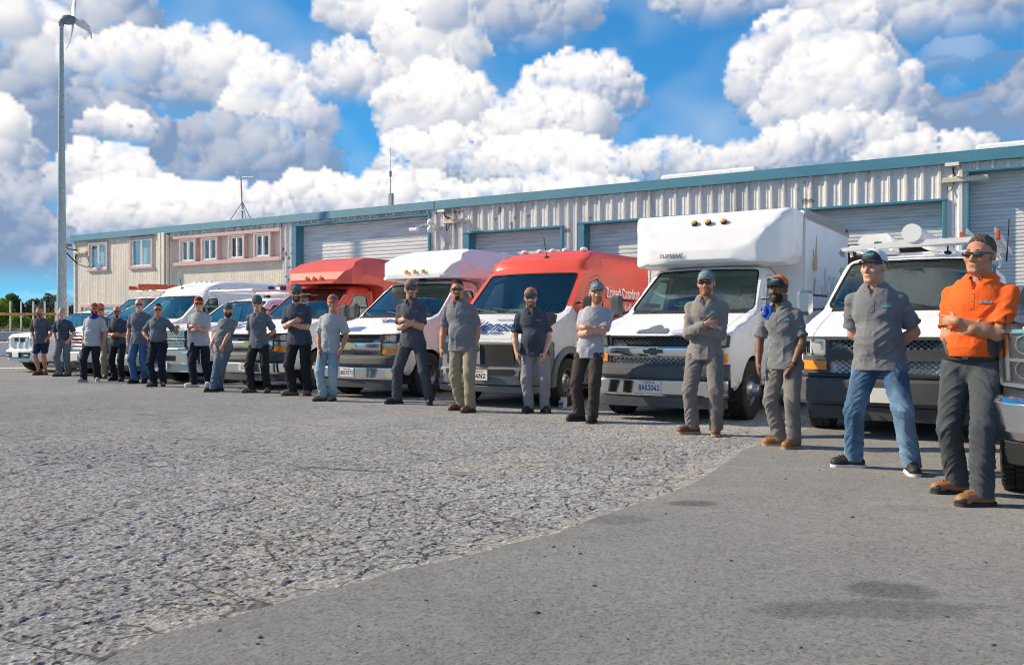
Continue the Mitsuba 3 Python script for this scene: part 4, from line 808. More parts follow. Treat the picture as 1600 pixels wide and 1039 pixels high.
for sg in (1, -1): wheel(v, sg*.85, 1.0, .40, .25, .22, 'alloy'); wheel(v, sg*.85, 4.9, .40, .25, .22, 'alloy'); mirror(v, sg*1.14, 1.75, 1.38, .22, .26)
k = ladder_rack(v, (1.75, 3.2, 4.4, 5.8), .74, 1.95, 2.10); v.P('light_bar', box(.15, .3, 2.6, 2.72, 1.95, 2.02, .02), 'seal', parent=k)
ladder('extension_ladder', 'long pale aluminium ladder with dark blue end on the white pickup rack', v, .45, 2.7, 6.4, 2.14, .4, 'ladder_alu', 'logo_blue')
# --- red-capped service van
CABTOP = Polygon([(1.16, 1.44), (1.3, 1.395), (1.9, 1.30), (2.7, 1.28), (2.9, 1.28), (2.9, 3), (1.0, 3)])
v5 = express('service_van', 'service van with a red cab roof and red raised cap over a white hood', 'van', place(-13.57, 12.1), 'chrome', 'cutaway', 'white_paint', None, CABTOP, 'red_paint', '5C4')
raised_cap(v5, 'cap_red')
lettering(v5, '7-216', .13, (.70, .62, 1.285), (1, 0, 0), (0, 1, .29), 'sign_black', center=True); lettering(v5, 'jonas', .06, (.74, .45, 1.23), (1, 0, 0), (0, 1, .29), 'sign_black')
v5.P('roof_aerial', cat([box(-.06, .06, 1.95, 2.08, 2.11, 2.17, .02), tube([(0, 2.0, 2.15), (0, 2.06, 2.26)], .01, 5)]), 'seal')
# --- white-capped service van
v6 = express('service_van', 'service van with a white raised cap with three amber lamps over a white hood', 'van', place(-10.46, 11.6), 'chrome', 'cutaway', 'white_paint', None, None, None, '8B19272')
raised_cap(v6, 'cap_white'); v6.P('roof_aerial', cat([box(-.06, .06, 1.95, 2.08, 2.11, 2.17, .02), tube([(0, 2.0, 2.15), (0, 2.06, 2.26)], .01, 5)]), 'seal')
def jonas(v, org, right, up, h, sx=.8):
    right, up = np.array(right, float), np.array(up, float); up /= np.linalg.norm(up); org = np.array(org, float)
    lettering(v, 'Jonas', h, org, right, up, 'logo_blue', 'logo', True, .18, sx=sx)
    lettering(v, 'Energy Solutions', h*.24, org-up*h*.42+right*h*.1, right, up, 'logo_blue', 'logo', True, .1, sx=sx)
    n = np.cross(right, up)
    for a, l in ((2.2, .5), (2.6, .7), (3.0, .5), (1.75, .45)):
        d = right*math.cos(a)+up*math.sin(a); q = np.cross(n, d); o = org-right*h*2.0*sx+up*h*.75+n*.004
        m = trimesh.Trimesh([o+d*h*.15-q*h*.09, o+d*h*.15+q*h*.09, o+d*h*l*1.6], [(0, 1, 2)]); v.P('logo_spark', cat([m, trimesh.Trimesh(m.vertices-n*.002, [(0, 2, 1)])]), 'logo_orange', smooth=False)
jonas(v6, (.25, .80, 1.325), (1, 0, 0), (0, 1, .29), .16)
# --- red and white high-roof van
v7 = Veh('high_roof_van', 'red over white high roof van with a grey bumper and blue lettering on its hood', 'van', place(-7.51, 11.2), None, 0, (.10, 3.0, .70), 1.025); v = v7; v.hz = 1.02
UP = Polygon([(.86, 1.60), (1.0, 1.46), (1.30, 1.36), (1.95, 1.22), (2.3, .98), (2.6, .74), (7, .62), (7, 4), (.7, 4)])
S = v.solids([(.12, .34), (.02, .46), (.0, .92), (.05, 1.0), (.12, 1.06), (.78, 1.42), (1.52, 2.12), (1.78, 2.36), (2.15, 2.50), (2.6, 2.56), (3.4, 2.58), (5.3, 2.58), (5.42, 2.4), (5.42, .45)], [(0, .34), (.94, .38), (1.01, .6), (1.025, 1.2), (1.0, 1.55), (.90, 2.2), (.84, 2.44), (.70, 2.55), (0, 2.58)], 6, wsb=.17, ws=(1.2, 1.5, 2.15, 2.35)); S = v.hoodclip(S, 1.01, .80, .52, 1.12)
shell_parts(v, S, 'van_silver', ([(-.90, 1.45), (.90, 1.45), (.82, 2.09), (-.82, 2.09)], .5, 2.0), [([(1.12, .5), (1.08, 1.34), (1.66, 2.0), (2.1, 2.12), (2.16, .5)], [(1.24, 1.40), (1.68, 1.94), (2.04, 2.02), (2.06, 1.38)])], [(-.74, .10), (.74, .10), (.74, .76), (-.74, .76)], wells=((.95, .37, .45), (4.1, .37, .45)), split=UP, col2='red_paint')
well(v, .45, .95, .95, .37); interior(v, .92, 1.42, .88, 2.35, 2.4)
v.P('dash_clutter', cat([box(-.25, .15, 1.1, 1.35, 1.42, 1.47, .01), box(-.2, .12, 1.12, 1.3, 1.47, 1.51, .01)]), 'paper'); 
hh = trimesh.creation.icosphere(2, .11); hh.vertices *= [1, 1, .75]; hh.apply_translation((-.42, 1.15, 1.45)); mat('hat_teal', (.03, .28, .33), .6); hk = thing('hard_hat', 'teal hard hat lying on the dashboard of the red and white van', 'hard hat'); put(hk+'__dome', hh, 'hat_teal', True, v.M); part(hk, 'brim', lathe([(.135, 0), (.135, .012), (.09, .012), (.09, 0)], 24).apply_transform(np.array([[0, 0, 1, -.42], [0, 1, 0, 1.13], [1, 0, 0, 1.425], [0, 0, 0, 1.0]])), 'hat_teal', 30, v.M)
xbar(v, 'bumper', [(.10, .33), (-.04, .36), (-.07, .5), (-.05, .60), (-.03, .60), (-.0, .98), (.06, 1.0), (.12, .98), (.14, .5)], -1.005, 1.005, 'bumper_light', .07)
v.P('grille', ex(rnd([(-.62, .66), (.62, .66), (.58, .955), (-.58, .955)], .03), 'y', -.045, .0), 'plastic_black', bow=True)
for z in (.715, .785, .855, .925): xbar(v, 'grille_bar', [(-.05, z-.014), (-.075, z), (-.06, z+.018), (-.03, z)], -.59, .59, 'sign_grey')
v.P('grille_center', ex([(-.05, .66), (.05, .66), (.04, .955), (-.04, .955)], 'y', -.075, -.03), 'chrome', bow=True); v.P('lower_intake', ex(rnd([(-.60, .50), (.60, .50), (.62, .59), (-.62, .59)], .02), 'y', -.075, -.04), 'plastic_black', bow=True); xbar(v, 'valance', [(.02, .24), (-.03, .34), (.12, .34), (.16, .24)], -.92, .92, 'bumper_light')
sym_front(v, 'fog_recess', [(.70, .44), (.86, .45), (.86, .56), (.70, .56)], -.075, -.05, 'plastic_black')
headlamp(v, [(.74, 1.02), (.95, 1.06), (.985, 1.40), (.93, 1.42), (.78, 1.18)], .02, .14, ((0, .05, .055),), rim_='plastic_black'); sym_front(v, 'turn_signal', [(.88, 1.24), (.965, 1.26), (.98, 1.38), (.93, 1.40)], .012, .10, 'amber')
for sg in (1, -1):
    a = np.linspace(-.1, math.pi+.1, 24); g = [(.95+.56*math.cos(t), .37+.56*math.sin(t)) for t in a]+[(.95+.45*math.cos(t), .37+.45*math.sin(t)) for t in a[::-1]]; x0, x1 = min(sg*.93, sg*1.045), max(sg*.93, sg*1.045); v.P('wheel_arch', ex(g, 'x', x0, x1), 'bumper_light')
    v.P('side_molding', box(x0, x1, 1.5, 3.5, .52, .72, .01), 'bumper_light'); wheel(v, sg*.90, .95, .365, .235, .215); wheel(v, sg*.90, 4.1, .365, .235, .215); mirror(v, sg*1.22, 1.22, 1.50, .20, .40)
plate(v, '84N2', .06, -.12, .50)
for x in (-.62, -.3, -.05, .2, .55):
    m = trimesh.creation.icosphere(2, .05); m.vertices *= [1.3, 1.6, .8]; m.apply_translation((x, 2.35, 2.545)); v.P('marker_lamp', m, 'pvc', smooth=True)
v.P('aerial', cat([tube([(.10, 1.86, 2.40), (.08, 1.80, 2.72)], .007, 5), box(.07, .13, 1.83, 1.92, 2.37, 2.415, .01)]), 'seal'); wiper(v, [(.35, .82, 1.44), (-.35, .90, 1.52)], .014); wiper(v, [(-.2, .82, 1.44), (-.75, .95, 1.52)], .014)
sl = .36/.66; jonas(v, (.02, .28, 1.170), (1, 0, 0), (0, 1, sl), .26, .66); lettering(v, 'MAKE COMFORT', .04, (.16, .56, 1.325), (1, 0, 0), (0, 1, sl), 'sign_grey')
for t, h, y, z in (('Zoned Comfort', .17, 3.0, 1.72), ('Solutions', .17, 3.2, 1.46), ('MAKE COMFORT', .085, 3.05, 1.16)): lettering(v, t, h, (1.025-.10*max(0, z-1.25)+.024, y, z), (0, 1, 0), (-.15, 0, 1), 'sign_white', bold=h > .1, sx=.82)
for z in (1.12, .98): v.P('sticker', box(1.024, 1.034, 1.30, 1.48, z, z+.11), 'plate_red' if z > 1 else 'sign_black')
v.P('underside', box(-.8, .8, .4, 5.3, .24, .42), 'plastic_black')
# --- box truck
v8 = express('box_truck', 'white box truck with a bulbous cab-over box nose and amber lamps', 'truck', place(-4.49+.04, 10.63), 'chrome', 'box', txt='8A83041'); v = v8
nose_s = rnd([(1.70, 2.13), (1.64, 2.18), (1.66, 2.32), (1.80, 2.62), (1.98, 2.82), (2.16, 2.90), (2.70, 2.93), (2.70, 2.16), (2.4, 2.10)], .03)
nose_f = rnd(sym([(0, 2.0), (.98, 2.06), (1.10, 2.12), (1.19, 2.24), (1.21, 2.40), (1.22, 2.6), (1.215, 2.84), (1.16, 2.92), (0, 2.95)]), .04)
nose_p = rnd([(-.80, 1.70), (-.4, 1.64), (.4, 1.64), (.80, 1.70), (1.08, 1.92), (1.19, 2.2), (1.22, 2.70), (-1.22, 2.70), (-1.19, 2.2), (-1.08, 1.92)], .10)
ns = lambda t: ex(nose_s.buffer(-t), 'x', -2, 2) ^ ex(nose_f.buffer(-t), 'y', 0, 9) ^ ex(nose_p.buffer(-t), 'z', 0, 4)
q = tm((ns(0)-ns(.03)).refine_to_length(.05)); q = trimesh.Trimesh(*[np.array(q.vertices), q.faces]); q.merge_vertices(); trimesh.smoothing.filter_taubin(q, .5, .53, 60)
k = v.P('box_nose', q, 'cap_white', smooth=40)
for x, y, z in ((-.16, 1.90, 2.72), (.05, 1.89, 2.72), (.28, 1.90, 2.72), (1.06, 2.10, 2.74), (-1.08, 2.12, 2.70)):
    c = lathe([(.036, -.02), (.036, .010), (.025, .03), (.001, .036), (.001, -.02)], 18); c.vertices = c.vertices[:, [1, 0, 2]]*[1, -1, 1]; R = trimesh.transformations.rotation_matrix(-.75, (1, 0, 0)); c.apply_transform(R)
    if abs(x) > 1: c.apply_transform(trimesh.transformations.rotation_matrix(math.copysign(.6, x), (0, 0, 1)))
    c2 = lathe([(.045, -.03), (.045, .004), (.036, .010), (.036, -.03)], 18); c2.vertices = c2.vertices[:, [1, 0, 2]]*[1, -1, 1]; c2.apply_transform(R); off = np.array((x, y-.035, z+.02))
    if abs(x) > 1: c2.apply_transform(trimesh.transformations.rotation_matrix(math.copysign(.6, x), (0, 0, 1))); 
    c.apply_translation(off); c2.apply_translation(off); kk = v.P('marker_lamp', c, 'amber_lamp', parent=None); v.P('lamp_ring', c2, 'seal', parent=kk)
lettering(v, 'SUPREME', .055, (-.42, 1.622, 2.22), (1, 0, 0), (0, .12, 1), 'sign_black', 'maker_lettering', True, .15, parent=k)
kb = v.P('cargo_box', box(-1.22, 1.22, 2.70, 5.78, .62, 2.93, .03), 'cap_white')
for x in (-1.225, 1.225): v.P('roof_rail', box(x-.012, x+.012, 2.70, 5.78, 2.80, 2.945), 'satin_metal', parent=kb); v.P('corner_rail', box(x-.012, x+.012, 2.69, 2.76, .6, 2.80), 'pvc', parent=kb)
v.P('rivet_row', cat([box(1.236, 1.242, y, y+.02, 2.83, 2.85) for y in np.arange(2.8, 5.75, .09)]), 'sign_grey', parent=kb, stuff=True)
for y in (5.45, 5.58): v.P('rear_marker', box(1.237, 1.25, y, y+.06, 2.86, 2.91, .01), 'plate_red', parent=kb)
for a, l, w in ((1.45, .62, .07), (1.95, .42, .07), (1.1, .30, .05), (2.45, .3, .05), (-1.9, .4, .07)):
    d = np.array([0, math.cos(a), math.sin(a)]); qq = np.array([0, -d[2], d[1]]); o = np.array([1.225, 3.35, 2.02]); m = trimesh.Trimesh([o+d*.08-qq*w, o+d*.08+qq*w, o+d*l], [(0, 1, 2)]); v.P('logo_spark', cat([m, trimesh.Trimesh(m.vertices-[.003, 0, 0], [(0, 2, 1)])]), 'sign_tan', parent=kb, smooth=False)
lettering(v, 'Jonas', .42, (1.224, 4.65, 1.72), (0, 1, 0), (0, 0, 1), 'sign_and_shadow_lgrey', 'logo', parent=kb, sx=1.15)
for t, z in (('• HVAC', 2.42), ('• ELEC', 2.12)): lettering(v, t, .11, (1.224, 5.25, z), (0, 1, 0), (0, 0, 1), 'sign_grey', 'lettering', parent=kb)
v.P('gutter', box(.60, 1.05, 2.1, 2.68, 2.13, 2.15), 'cap_white'); v.P('skirt', cat([box(-1.2, -1.17, 2.75, 5.7, .5, .62), box(1.17, 1.2, 2.75, 5.7, .5, .62)]), 'satin_metal')

for pl, mt_ in (([(-.34, .19), (-.34, .30), (-.24, .33), (-.20, .44), (-.13, .50), (-.07, .46), (-.05, .36), (.04, .37), (.08, .28), (.08, .19)], 'hood_shadow_dark'), ([(.13, .19), (.14, .30), (.24, .36), (.40, .37), (.50, .30), (.52, .19)], 'sign_and_shadow_lgrey')):  # shadows of the men, put in as coloured sheets along the hood front
    m = tm(ex(rnd(pl, .02), 'z', 0, .004).refine_to_length(.05)); q_ = np.array(m.vertices); q_[:, 2] += 1.1235+.357*(q_[:, 1]-.17); m = trimesh.Trimesh(q_, m.faces, process=False); v.P('hood_shadow', m, mt_)
# --- white van with a loaded rack
v9 = express('cargo_van', 'white work van with plain grey bumper and square headlights under a loaded roof rack', 'van', place(-1.60, 10.15), 'work', 'van'); v = v9
k = ladder_rack(v, (2.05, 3.5, 5.2), .78, 2.12, 2.24, 'pvc', True)
v.P('rack_blade', ex(rnd([(-.85, 2.19), (-.3, 2.21), (.85, 2.24), (.85, 2.30), (-.2, 2.29), (-.88, 2.23)], .01), 'y', 1.92, 2.06), 'pvc', parent=k)
tk = thing('pipe_carrier', 'white capped pipe tube lying lengthwise on the rack of the right hand van', 'pipe'); put(tk+'__tube', tube([(-.02, 1.95, 2.38), (.06, 5.0, 2.38)], .105, 28), 'pvc', 30, v.M); part(tk, 'end_cap', tube([(-.022, 1.90, 2.38), (-.02, 2.02, 2.38)], [.116, .116], 28), 'pvc', 40, v.M)
ladder('step_ladder', 'grey aluminium ladder with red feet on the rack above the man in orange', v, .70, 2.3, 5.3, 2.30, .40, 'ladder_alu', 'ladder_red')
uk = thing('rooftop_unit', 'white boxy pump unit on the left side of the rack of the right hand van', 'pump'); put(uk+'__housing', ex(rnd([(-.88, 2.26), (-.42, 2.26), (-.44, 2.46), (-.50, 2.52), (-.66, 2.50), (-.80, 2.52), (-.88, 2.42)], .03), 'y', 3.1, 3.7), 'pvc', 30, v.M); part(uk, 'control_box', box(-.66, -.56, 3.06, 3.1, 2.30, 2.40, .01), 'bumper_grey', 30, v.M)
part(uk, 'base', box(-.9, -.38, 3.05, 3.75, 2.22, 2.26, .01), 'ladder_alu', 30, v.M)
v.P('roof_aerial', cat([box(.33, .41, 2.02, 2.14, 2.11, 2.15, .015), tube([(.37, 2.05, 2.14), (.37, 2.08, 2.28)], .010, 5)]), 'seal'); v.P('aerial', tube([(1.0, 2.2, 2.0), (1.02, 2.25, 2.52)], .01, 6), 'seal')
v.P('dash_paper', box(-.78, -.5, 1.36, 1.5, 1.42, 1.44), 'paper'); plate(v, '', 0, -.098, .48)
# --- black pickup at the right edge
v10 = pickup('pickup_truck', 'black pickup with chrome bumper cut off by the right edge of the picture', place(.60, 6.50), 'black_paint', 0); v = v10
v.P('grille', ex([(-.60, .76), (.60, .76), (.60, 1.18), (-.60, 1.18)], 'y', -.02, .05), 'chrome', bow=True); v.P('grille_slot', cat([tm(ex([(-.56, z), (.56, z), (.56, z+.07), (-.56, z+.07)], 'y', -.03, .0)) for z in (.80, .90, 1.0, 1.09)]), 'plastic_black', bow=True)
headlamp(v, [(.66, .80), (.95, .82), (.965, 1.16), (.66, 1.17)], -.02, .10, ((0, .09, .06), (0, -.07, .06)), back='plastic_black', rim_='chrome'); sym_front(v, 'lamp_bar', [(.70, .965), (.93, .968), (.93, .99), (.70, .985)], -.005, .05, 'chrome'); sym_front(v, 'lamp_bar', [(.90, .84), (.925, .84), (.935, 1.14), (.915, 1.14)], -.005, .05, 'chrome')
xbar(v, 'bumper', [(.06, .46), (-.06, .46), (-.10, .52), (-.10, .70), (-.05, .75), (.10, .75), (.12, .5)], -1.0, 1.0, 'chrome', .06); xbar(v, 'valance', [(.0, .30), (-.05, .46), (.12, .46), (.16, .30)], -.95, .95, 'plastic_black')
sym_front(v, 'fog_lamp', [(.62, .55), (.80, .55), (.80, .68), (.62, .68)], -.112, -.08, 'lens_back'); sym_front(v, 'tow_hook', [(.36, .40), (.44, .40), (.44, .47), (.36, .47)], -.10, .0, 'plastic_black')
for sg in (1, -1): wheel(v, sg*.85, 1.0, .40, .27, .22, 'alloy', 'black_metal', .0); wheel(v, sg*.85, 4.9, .40, .27, .22, 'alloy', 'black_metal'); mirror(v, sg*1.14, 1.75, 1.38, .22, .26)
# ---------------------------------------------------------------- people: blended distance fields meshed with surface nets
def axis_coords(lo, hi, h, fine=()):
    """Grid coordinates from lo to hi at step h, finer inside the given (a, b, step) ranges."""
    out, x = [lo], lo
    while x < hi:
        s = h
        for a, b, f in fine:
            if a <= x <= b: s = min(s, f)
        x += s; out.append(x)
    return np.array(out, np.float32)
class Field:
    def __init__(s, xs, ys, zs): s.c = (xs, ys, zs); s.D = np.full((len(xs), len(ys), len(zs)), .5, np.float32)
    def _win(s, lo, hi):
        sl = tuple(slice(max(0, np.searchsorted(c, a)-1), np.searchsorted(c, b)+1) for c, a, b in zip(s.c, lo, hi))
        X, Y, Z = (c[q].reshape([-1 if i == j else 1 for j in range(3)]) for i, (c, q) in enumerate(zip(s.c, sl))); return sl, X, Y, Z
    def put(s, d, sl, k, op):
        A = s.D[sl]
        if op == '+':
            h = np.maximum(k-np.abs(A-d), 0)/k if k else 0; s.D[sl] = np.minimum(A, d)-(h*h*k*.25 if k else 0)
        else:
            d = -d; h = np.maximum(k-np.abs(A-d), 0)/k if k else 0; s.D[sl] = np.maximum(A, d)+(h*h*k*.25 if k else 0)
    def cone(s, a, b, ra, rb, k=.02, fl=1.0, cut=None, op='+', ax=1):
        """Capsule from a to b with radii ra, rb; fl < 1 flattens it along axis ax; cut = trims it square at the end b."""
        a, b = np.array(a, float), np.array(b, float); m = max(ra, rb)+k+.03; lo, hi = np.minimum(a, b)-m, np.maximum(a, b)+m
        sl, X, Y, Z = s._win(lo, hi); e = b-a; L2 = e@e+1e-9
        px, py, pz = X-a[0], Y-a[1], Z-a[2]
        t = np.clip((px*e[0]+py*e[1]+pz*e[2])/L2, 0, 1)
        qx, qy, qz = px-t*e[0], py-t*e[1], pz-t*e[2]
        if fl != 1: 
            if ax == 1: qy = qy/fl
            else: qx = qx/fl
        d = np.sqrt(qx*qx+qy*qy+qz*qz)-(ra+(rb-ra)*t)
        if fl != 1: d = d*min(1, .5+.5*fl)
        if cut is not None:
            L = math.sqrt(L2); d = np.maximum(d, (px*e[0]+py*e[1]+pz*e[2])/L-L*cut)
        s.put(d.astype(np.float32), sl, k, op)
    def ell(s, c, r, k=.02, R=None, op='+'):
        c = np.array(c, float); r = np.array(r, float); m = r.max()+k+.02
        sl, X, Y, Z = s._win(c-m, c+m); x, y, z = X-c[0], Y-c[1], Z-c[2]
        if R is not None: x, y, z = (R[0, i]*x+R[1, i]*y+R[2, i]*z for i in range(3))
        k0 = np.sqrt((x/r[0])**2+(y/r[1])**2+(z/r[2])**2); k1 = np.sqrt((x/r[0]**2)**2+(y/r[1]**2)**2+(z/r[2]**2)**2)
        s.put((k0*(k0-1)/np.maximum(k1, 1e-6)).astype(np.float32), sl, k, op)
    def half(s, n, o, k=0):
        """Keep only the side of the plane where (p - o) . n < 0."""
        n = np.array(n, float); n /= np.linalg.norm(n); X, Y, Z = (c.reshape([-1 if i == j else 1 for j in range(3)]) for i, c in enumerate(s.c))
        d = ((X-o[0])*n[0]+(Y-o[1])*n[1]+(Z-o[2])*n[2]).astype(np.float32)
        s.D = np.maximum(s.D, d)
    def mesh(s):
        D = s.D; D[0], D[-1], D[:, 0], D[:, -1], D[:, :, 0], D[:, :, -1] = .5, .5, .5, .5, .5, .5
        I = D < 0; nx, ny, nz = D.shape
        c = I[:-1, :-1, :-1].astype(np.int8)
        for a, b, e in ((1, 0, 0), (0, 1, 0), (0, 0, 1), (1, 1, 0), (1, 0, 1), (0, 1, 1), (1, 1, 1)): c = c+I[a:nx-1+a, b:ny-1+b, e:nz-1+e]
        i, j, k = np.nonzero((c > 0) & (c < 8)); n = len(i)
        idx = np.full((nx-1, ny-1, nz-1), -1, np.int32); idx[i, j, k] = np.arange(n)
        C = [(a, b, e) for a in (0, 1) for b in (0, 1) for e in (0, 1)]
        val = {q: D[i+q[0], j+q[1], k+q[2]] for q in C}
        xs, ys, zs = s.c; pos = {q: np.stack([xs[i+q[0]], ys[j+q[1]], zs[k+q[2]]], 1) for q in C}
        acc, cnt = np.zeros((n, 3)), np.zeros(n)
        for p in C:
            for ax in range(3):
                if p[ax] == 0:
                    q = tuple(1 if w == ax else p[w] for w in range(3)); va, vb = val[p], val[q]; m = (va < 0) != (vb < 0)
                    t = np.where(m, va/np.where(m, va-vb, 1), 0)[:, None]; acc += np.where(m[:, None], pos[p]+(pos[q]-pos[p])*t, 0); cnt += m
        V = acc/cnt[:, None]; Fs = []
        for ax in range(3):
            A = np.moveaxis(I, ax, 0); ch = A[:-1] != A[1:]; ch[:, 0] = False; ch[:, :, 0] = False; ch[:, -1] = False; ch[:, :, -1] = False
            a, b, e = np.nonzero(ch); ins = A[:-1][a, b, e]; J = np.moveaxis(idx, ax, 0)
            q = np.stack([J[a, b-1, e-1], J[a, b, e-1], J[a, b, e], J[a, b-1, e]], 1)
            flip = ins if ax != 1 else ~ins
            q = np.where(flip[:, None], q, q[:, ::-1]); Fs.append(q)
        q = np.vstack(Fs); q = q[(q >= 0).all(1)]
        return trimesh.Trimesh(V, np.vstack([q[:, [0, 1, 2]], q[:, [0, 2, 3]]]), process=False)
def largest(m, frac=.02):
    from scipy.sparse import coo_matrix
    from scipy.sparse.csgraph import connected_components
    n = len(m.vertices); e = np.vstack([m.faces[:, [0, 1]], m.faces[:, [1, 2]]]); k, l = connected_components(coo_matrix((np.ones(len(e)), (e[:, 0], e[:, 1])), shape=(n, n)), False)
    if k == 1: return m
    keep = np.argmax(np.bincount(l)); f = m.faces[l[m.faces[:, 0]] == keep]; u, inv = np.unique(f, return_inverse=True); return trimesh.Trimesh(m.vertices[u], inv.reshape(-1, 3), process=False)
def vnorm(m):
    v, f = m.vertices, m.faces; n = np.zeros_like(v); c = np.cross(v[f[:, 1]]-v[f[:, 0]], v[f[:, 2]]-v[f[:, 0]])
    for k in range(3): np.add.at(n, f[:, k], c)
    return n/np.maximum(np.linalg.norm(n, axis=1, keepdims=True), 1e-12)
def ik(a, b, l1, l2, pole):
    a, b, pole = np.array(a, float), np.array(b, float), np.array(pole, float); d = b-a; L = np.linalg.norm(d); u = d/L
    if L > (l1+l2)*.998: return a+u*l1*L/(l1+l2)
    x = (l1*l1-l2*l2+L*L)/(2*L); h = math.sqrt(max(l1*l1-x*x, 0)); p = pole-u*(pole@u); p /= np.linalg.norm(p)+1e-9; return a+u*x+p*h
def rotm(yaw, pitch=0, roll=0):
    cy, sy, cp, sp, cr, sr = math.cos(yaw), math.sin(yaw), math.cos(pitch), math.sin(pitch), math.cos(roll), math.sin(roll)
    return np.array([[cy, -sy, 0], [sy, cy, 0], [0, 0, 1]])@np.array([[1, 0, 0], [0, cp, -sp], [0, sp, cp]])@np.array([[cr, 0, sr], [0, 1, 0], [-sr, 0, cr]])
def skin(name, c, c2):
    bump(name, proc(lambda p, n, uv: mix(c, c2, fbm(p.x*28, p.y*28, p.z*28))*(.92+.16*fbm(p.x*7, p.y*7, p.z*7))), .48, lambda p, n, uv: noise(p.x*260, p.y*260, p.z*260), .0006, specular=.35)
skin('skin_fair', (.50, .265, .18), (.60, .345, .255)); skin('skin_tan', (.40, .185, .11), (.50, .255, .165)); skin('skin_brown', (.15, .075, .048), (.20, .10, .065))
def cloth(name, c, var=.18, rough=.85, weave=420.):
    c2 = tuple(x*(1-var) for x in c)
    bump(name, proc(lambda p, n, uv: mix(c, c2, fbm(p.x*6, p.y*6, p.z*6))), rough, lambda p, n, uv: fbm(p.x*38, p.y*38, p.z*30, 2), .004, 3e-3, sheen=.25, specular=.2)
cloth('polo_grey', (.190, .200, .218)); cloth('polo_slate', (.125, .150, .182)); cloth('polo_dark', (.056, .068, .098)); cloth('shirt_charcoal', (.092, .090, .114)); cloth('tee_light', (.40, .41, .45)); cloth('tee_pale', (.46, .47, .50)); cloth('shirt_taupe', (.25, .238, .228))
cloth('orange_polo', (.86, .135, .025), .08); cloth('side_grey', (.10, .095, .105)); cloth('trousers_black', (.020, .023, .028)); cloth('trousers_charcoal', (.070, .080, .092)); cloth('trousers_grey', (.20, .19, .182)); cloth('cargo_grey', (.26, .26, .28)); cloth('khaki', (.30, .26, .19)); cloth('trousers_brown', (.062, .052, .046)); cloth('navy', (.014, .020, .036)); cloth('shorts_navy', (.018, .035, .065)); cloth('trousers_slate', (.13, .15, .165)); cloth('blue_towel', (.02, .07, .42)); cloth('bandana_blue', (.015, .04, .38))
def jeans(name, c, c2): bump(name, proc(lambda p, n, uv: mix(c, c2, smoothstep(.40, .68, fbm(p.x*5, p.y*5, p.z*2.6)))*(.8+.4*noise(p.x*120, p.y*120, p.z*60))), .85, lambda p, n, uv: fbm(p.x*34, p.y*34, p.z*40, 2), .004, 3e-3, sheen=.2)
jeans('jeans_blue', (.045, .105, .20), (.16, .27, .40)); jeans('jeans_light', (.17, .27, .35), (.30, .40, .46)); jeans('jeans_mid', (.035, .10, .22), (.08, .18, .32)); jeans('jeans_dull', (.085, .13, .18), (.14, .19, .24))
mat('leather_tan', proc(lambda p, n, uv: mix((.36, .17, .065), (.25, .11, .045), fbm(p.x*16, p.y*16, p.z*16))), .6); mat('leather_brown', proc(lambda p, n, uv: mix((.17, .07, .04), (.10, .045, .028), fbm(p.x*16, p.y*16, p.z*16))), .55); mat('leather_dun', (.17, .13, .09), .7); mat('shoe_black', (.02, .02, .022), .6); mat('shoe_grey', (.28, .32, .35), .7); mat('shoe_white', (.68, .68, .68), .6); mat('sole_dark', (.035, .03, .028), .8); mat('sole_white', (.6, .6, .6), .7); mat('sole_tan', (.38, .27, .16), .8)
mat('cap_teal', (.045, .13, .155), .8); mat('cap_lgrey', (.22, .24, .26), .8); mat('cap_navy', (.03, .045, .075), .8); mat('cap_black', (.025, .027, .032), .8); mat('cap_orange', (.72, .14, .03), .8); mat('cap_grey', (.13, .14, .15), .8); mat('cap_whitemesh', (.66, .67, .70), .8); mat('teal_thread', (.05, .42, .50), .7); mat('orange_thread', (.75, .25, .05), .7); mat('bandage', (.3, .3, .3), .8)
mat('hair_dark', proc(lambda p, n, uv: mix((.016, .012, .010), (.038, .028, .022), noise(p.x*150, p.y*60, p.z*150))), .6, specular=.2); mat('hair_salt', proc(lambda p, n, uv: mix((.040, .032, .027), (.115, .10, .09), noise(p.x*130, p.y*60, p.z*130))), .6, specular=.2); mat('hair_grey', proc(lambda p, n, uv: mix((.22, .21, .20), (.40, .39, .37), noise(p.x*150, p.y*60, p.z*150))), .6); mat('hair_red', proc(lambda p, n, uv: mix((.22, .075, .03), (.33, .13, .05), noise(p.x*150, p.y*60, p.z*150))), .6); mat('hair_brown', proc(lambda p, n, uv: mix((.07, .042, .026), (.12, .075, .045), noise(p.x*150, p.y*60, p.z*150))), .6); mat('beard_white', (.55, .53, .50), .7)
mat('shades', (.012, .012, .014), .08, clearcoat=1.0, specular=.7); mat('shade_frame', (.015, .015, .016), .3); mat('eye_white', (.36, .33, .31), .4); mat('iris', (.03, .02, .014), .1); mat('lip', (.40, .17, .14), .5); mat('lip_dark', (.16, .07, .055), .5); mat('belt', (.018, .016, .015), .45); mat('buckle', (.2, .2, .2), .35, metallic=1.0); mat('thread_white', (.6, .6, .62), .7); mat('watch', (.03, .03, .035), .25); mat('button', (.25, .25, .25), .4)
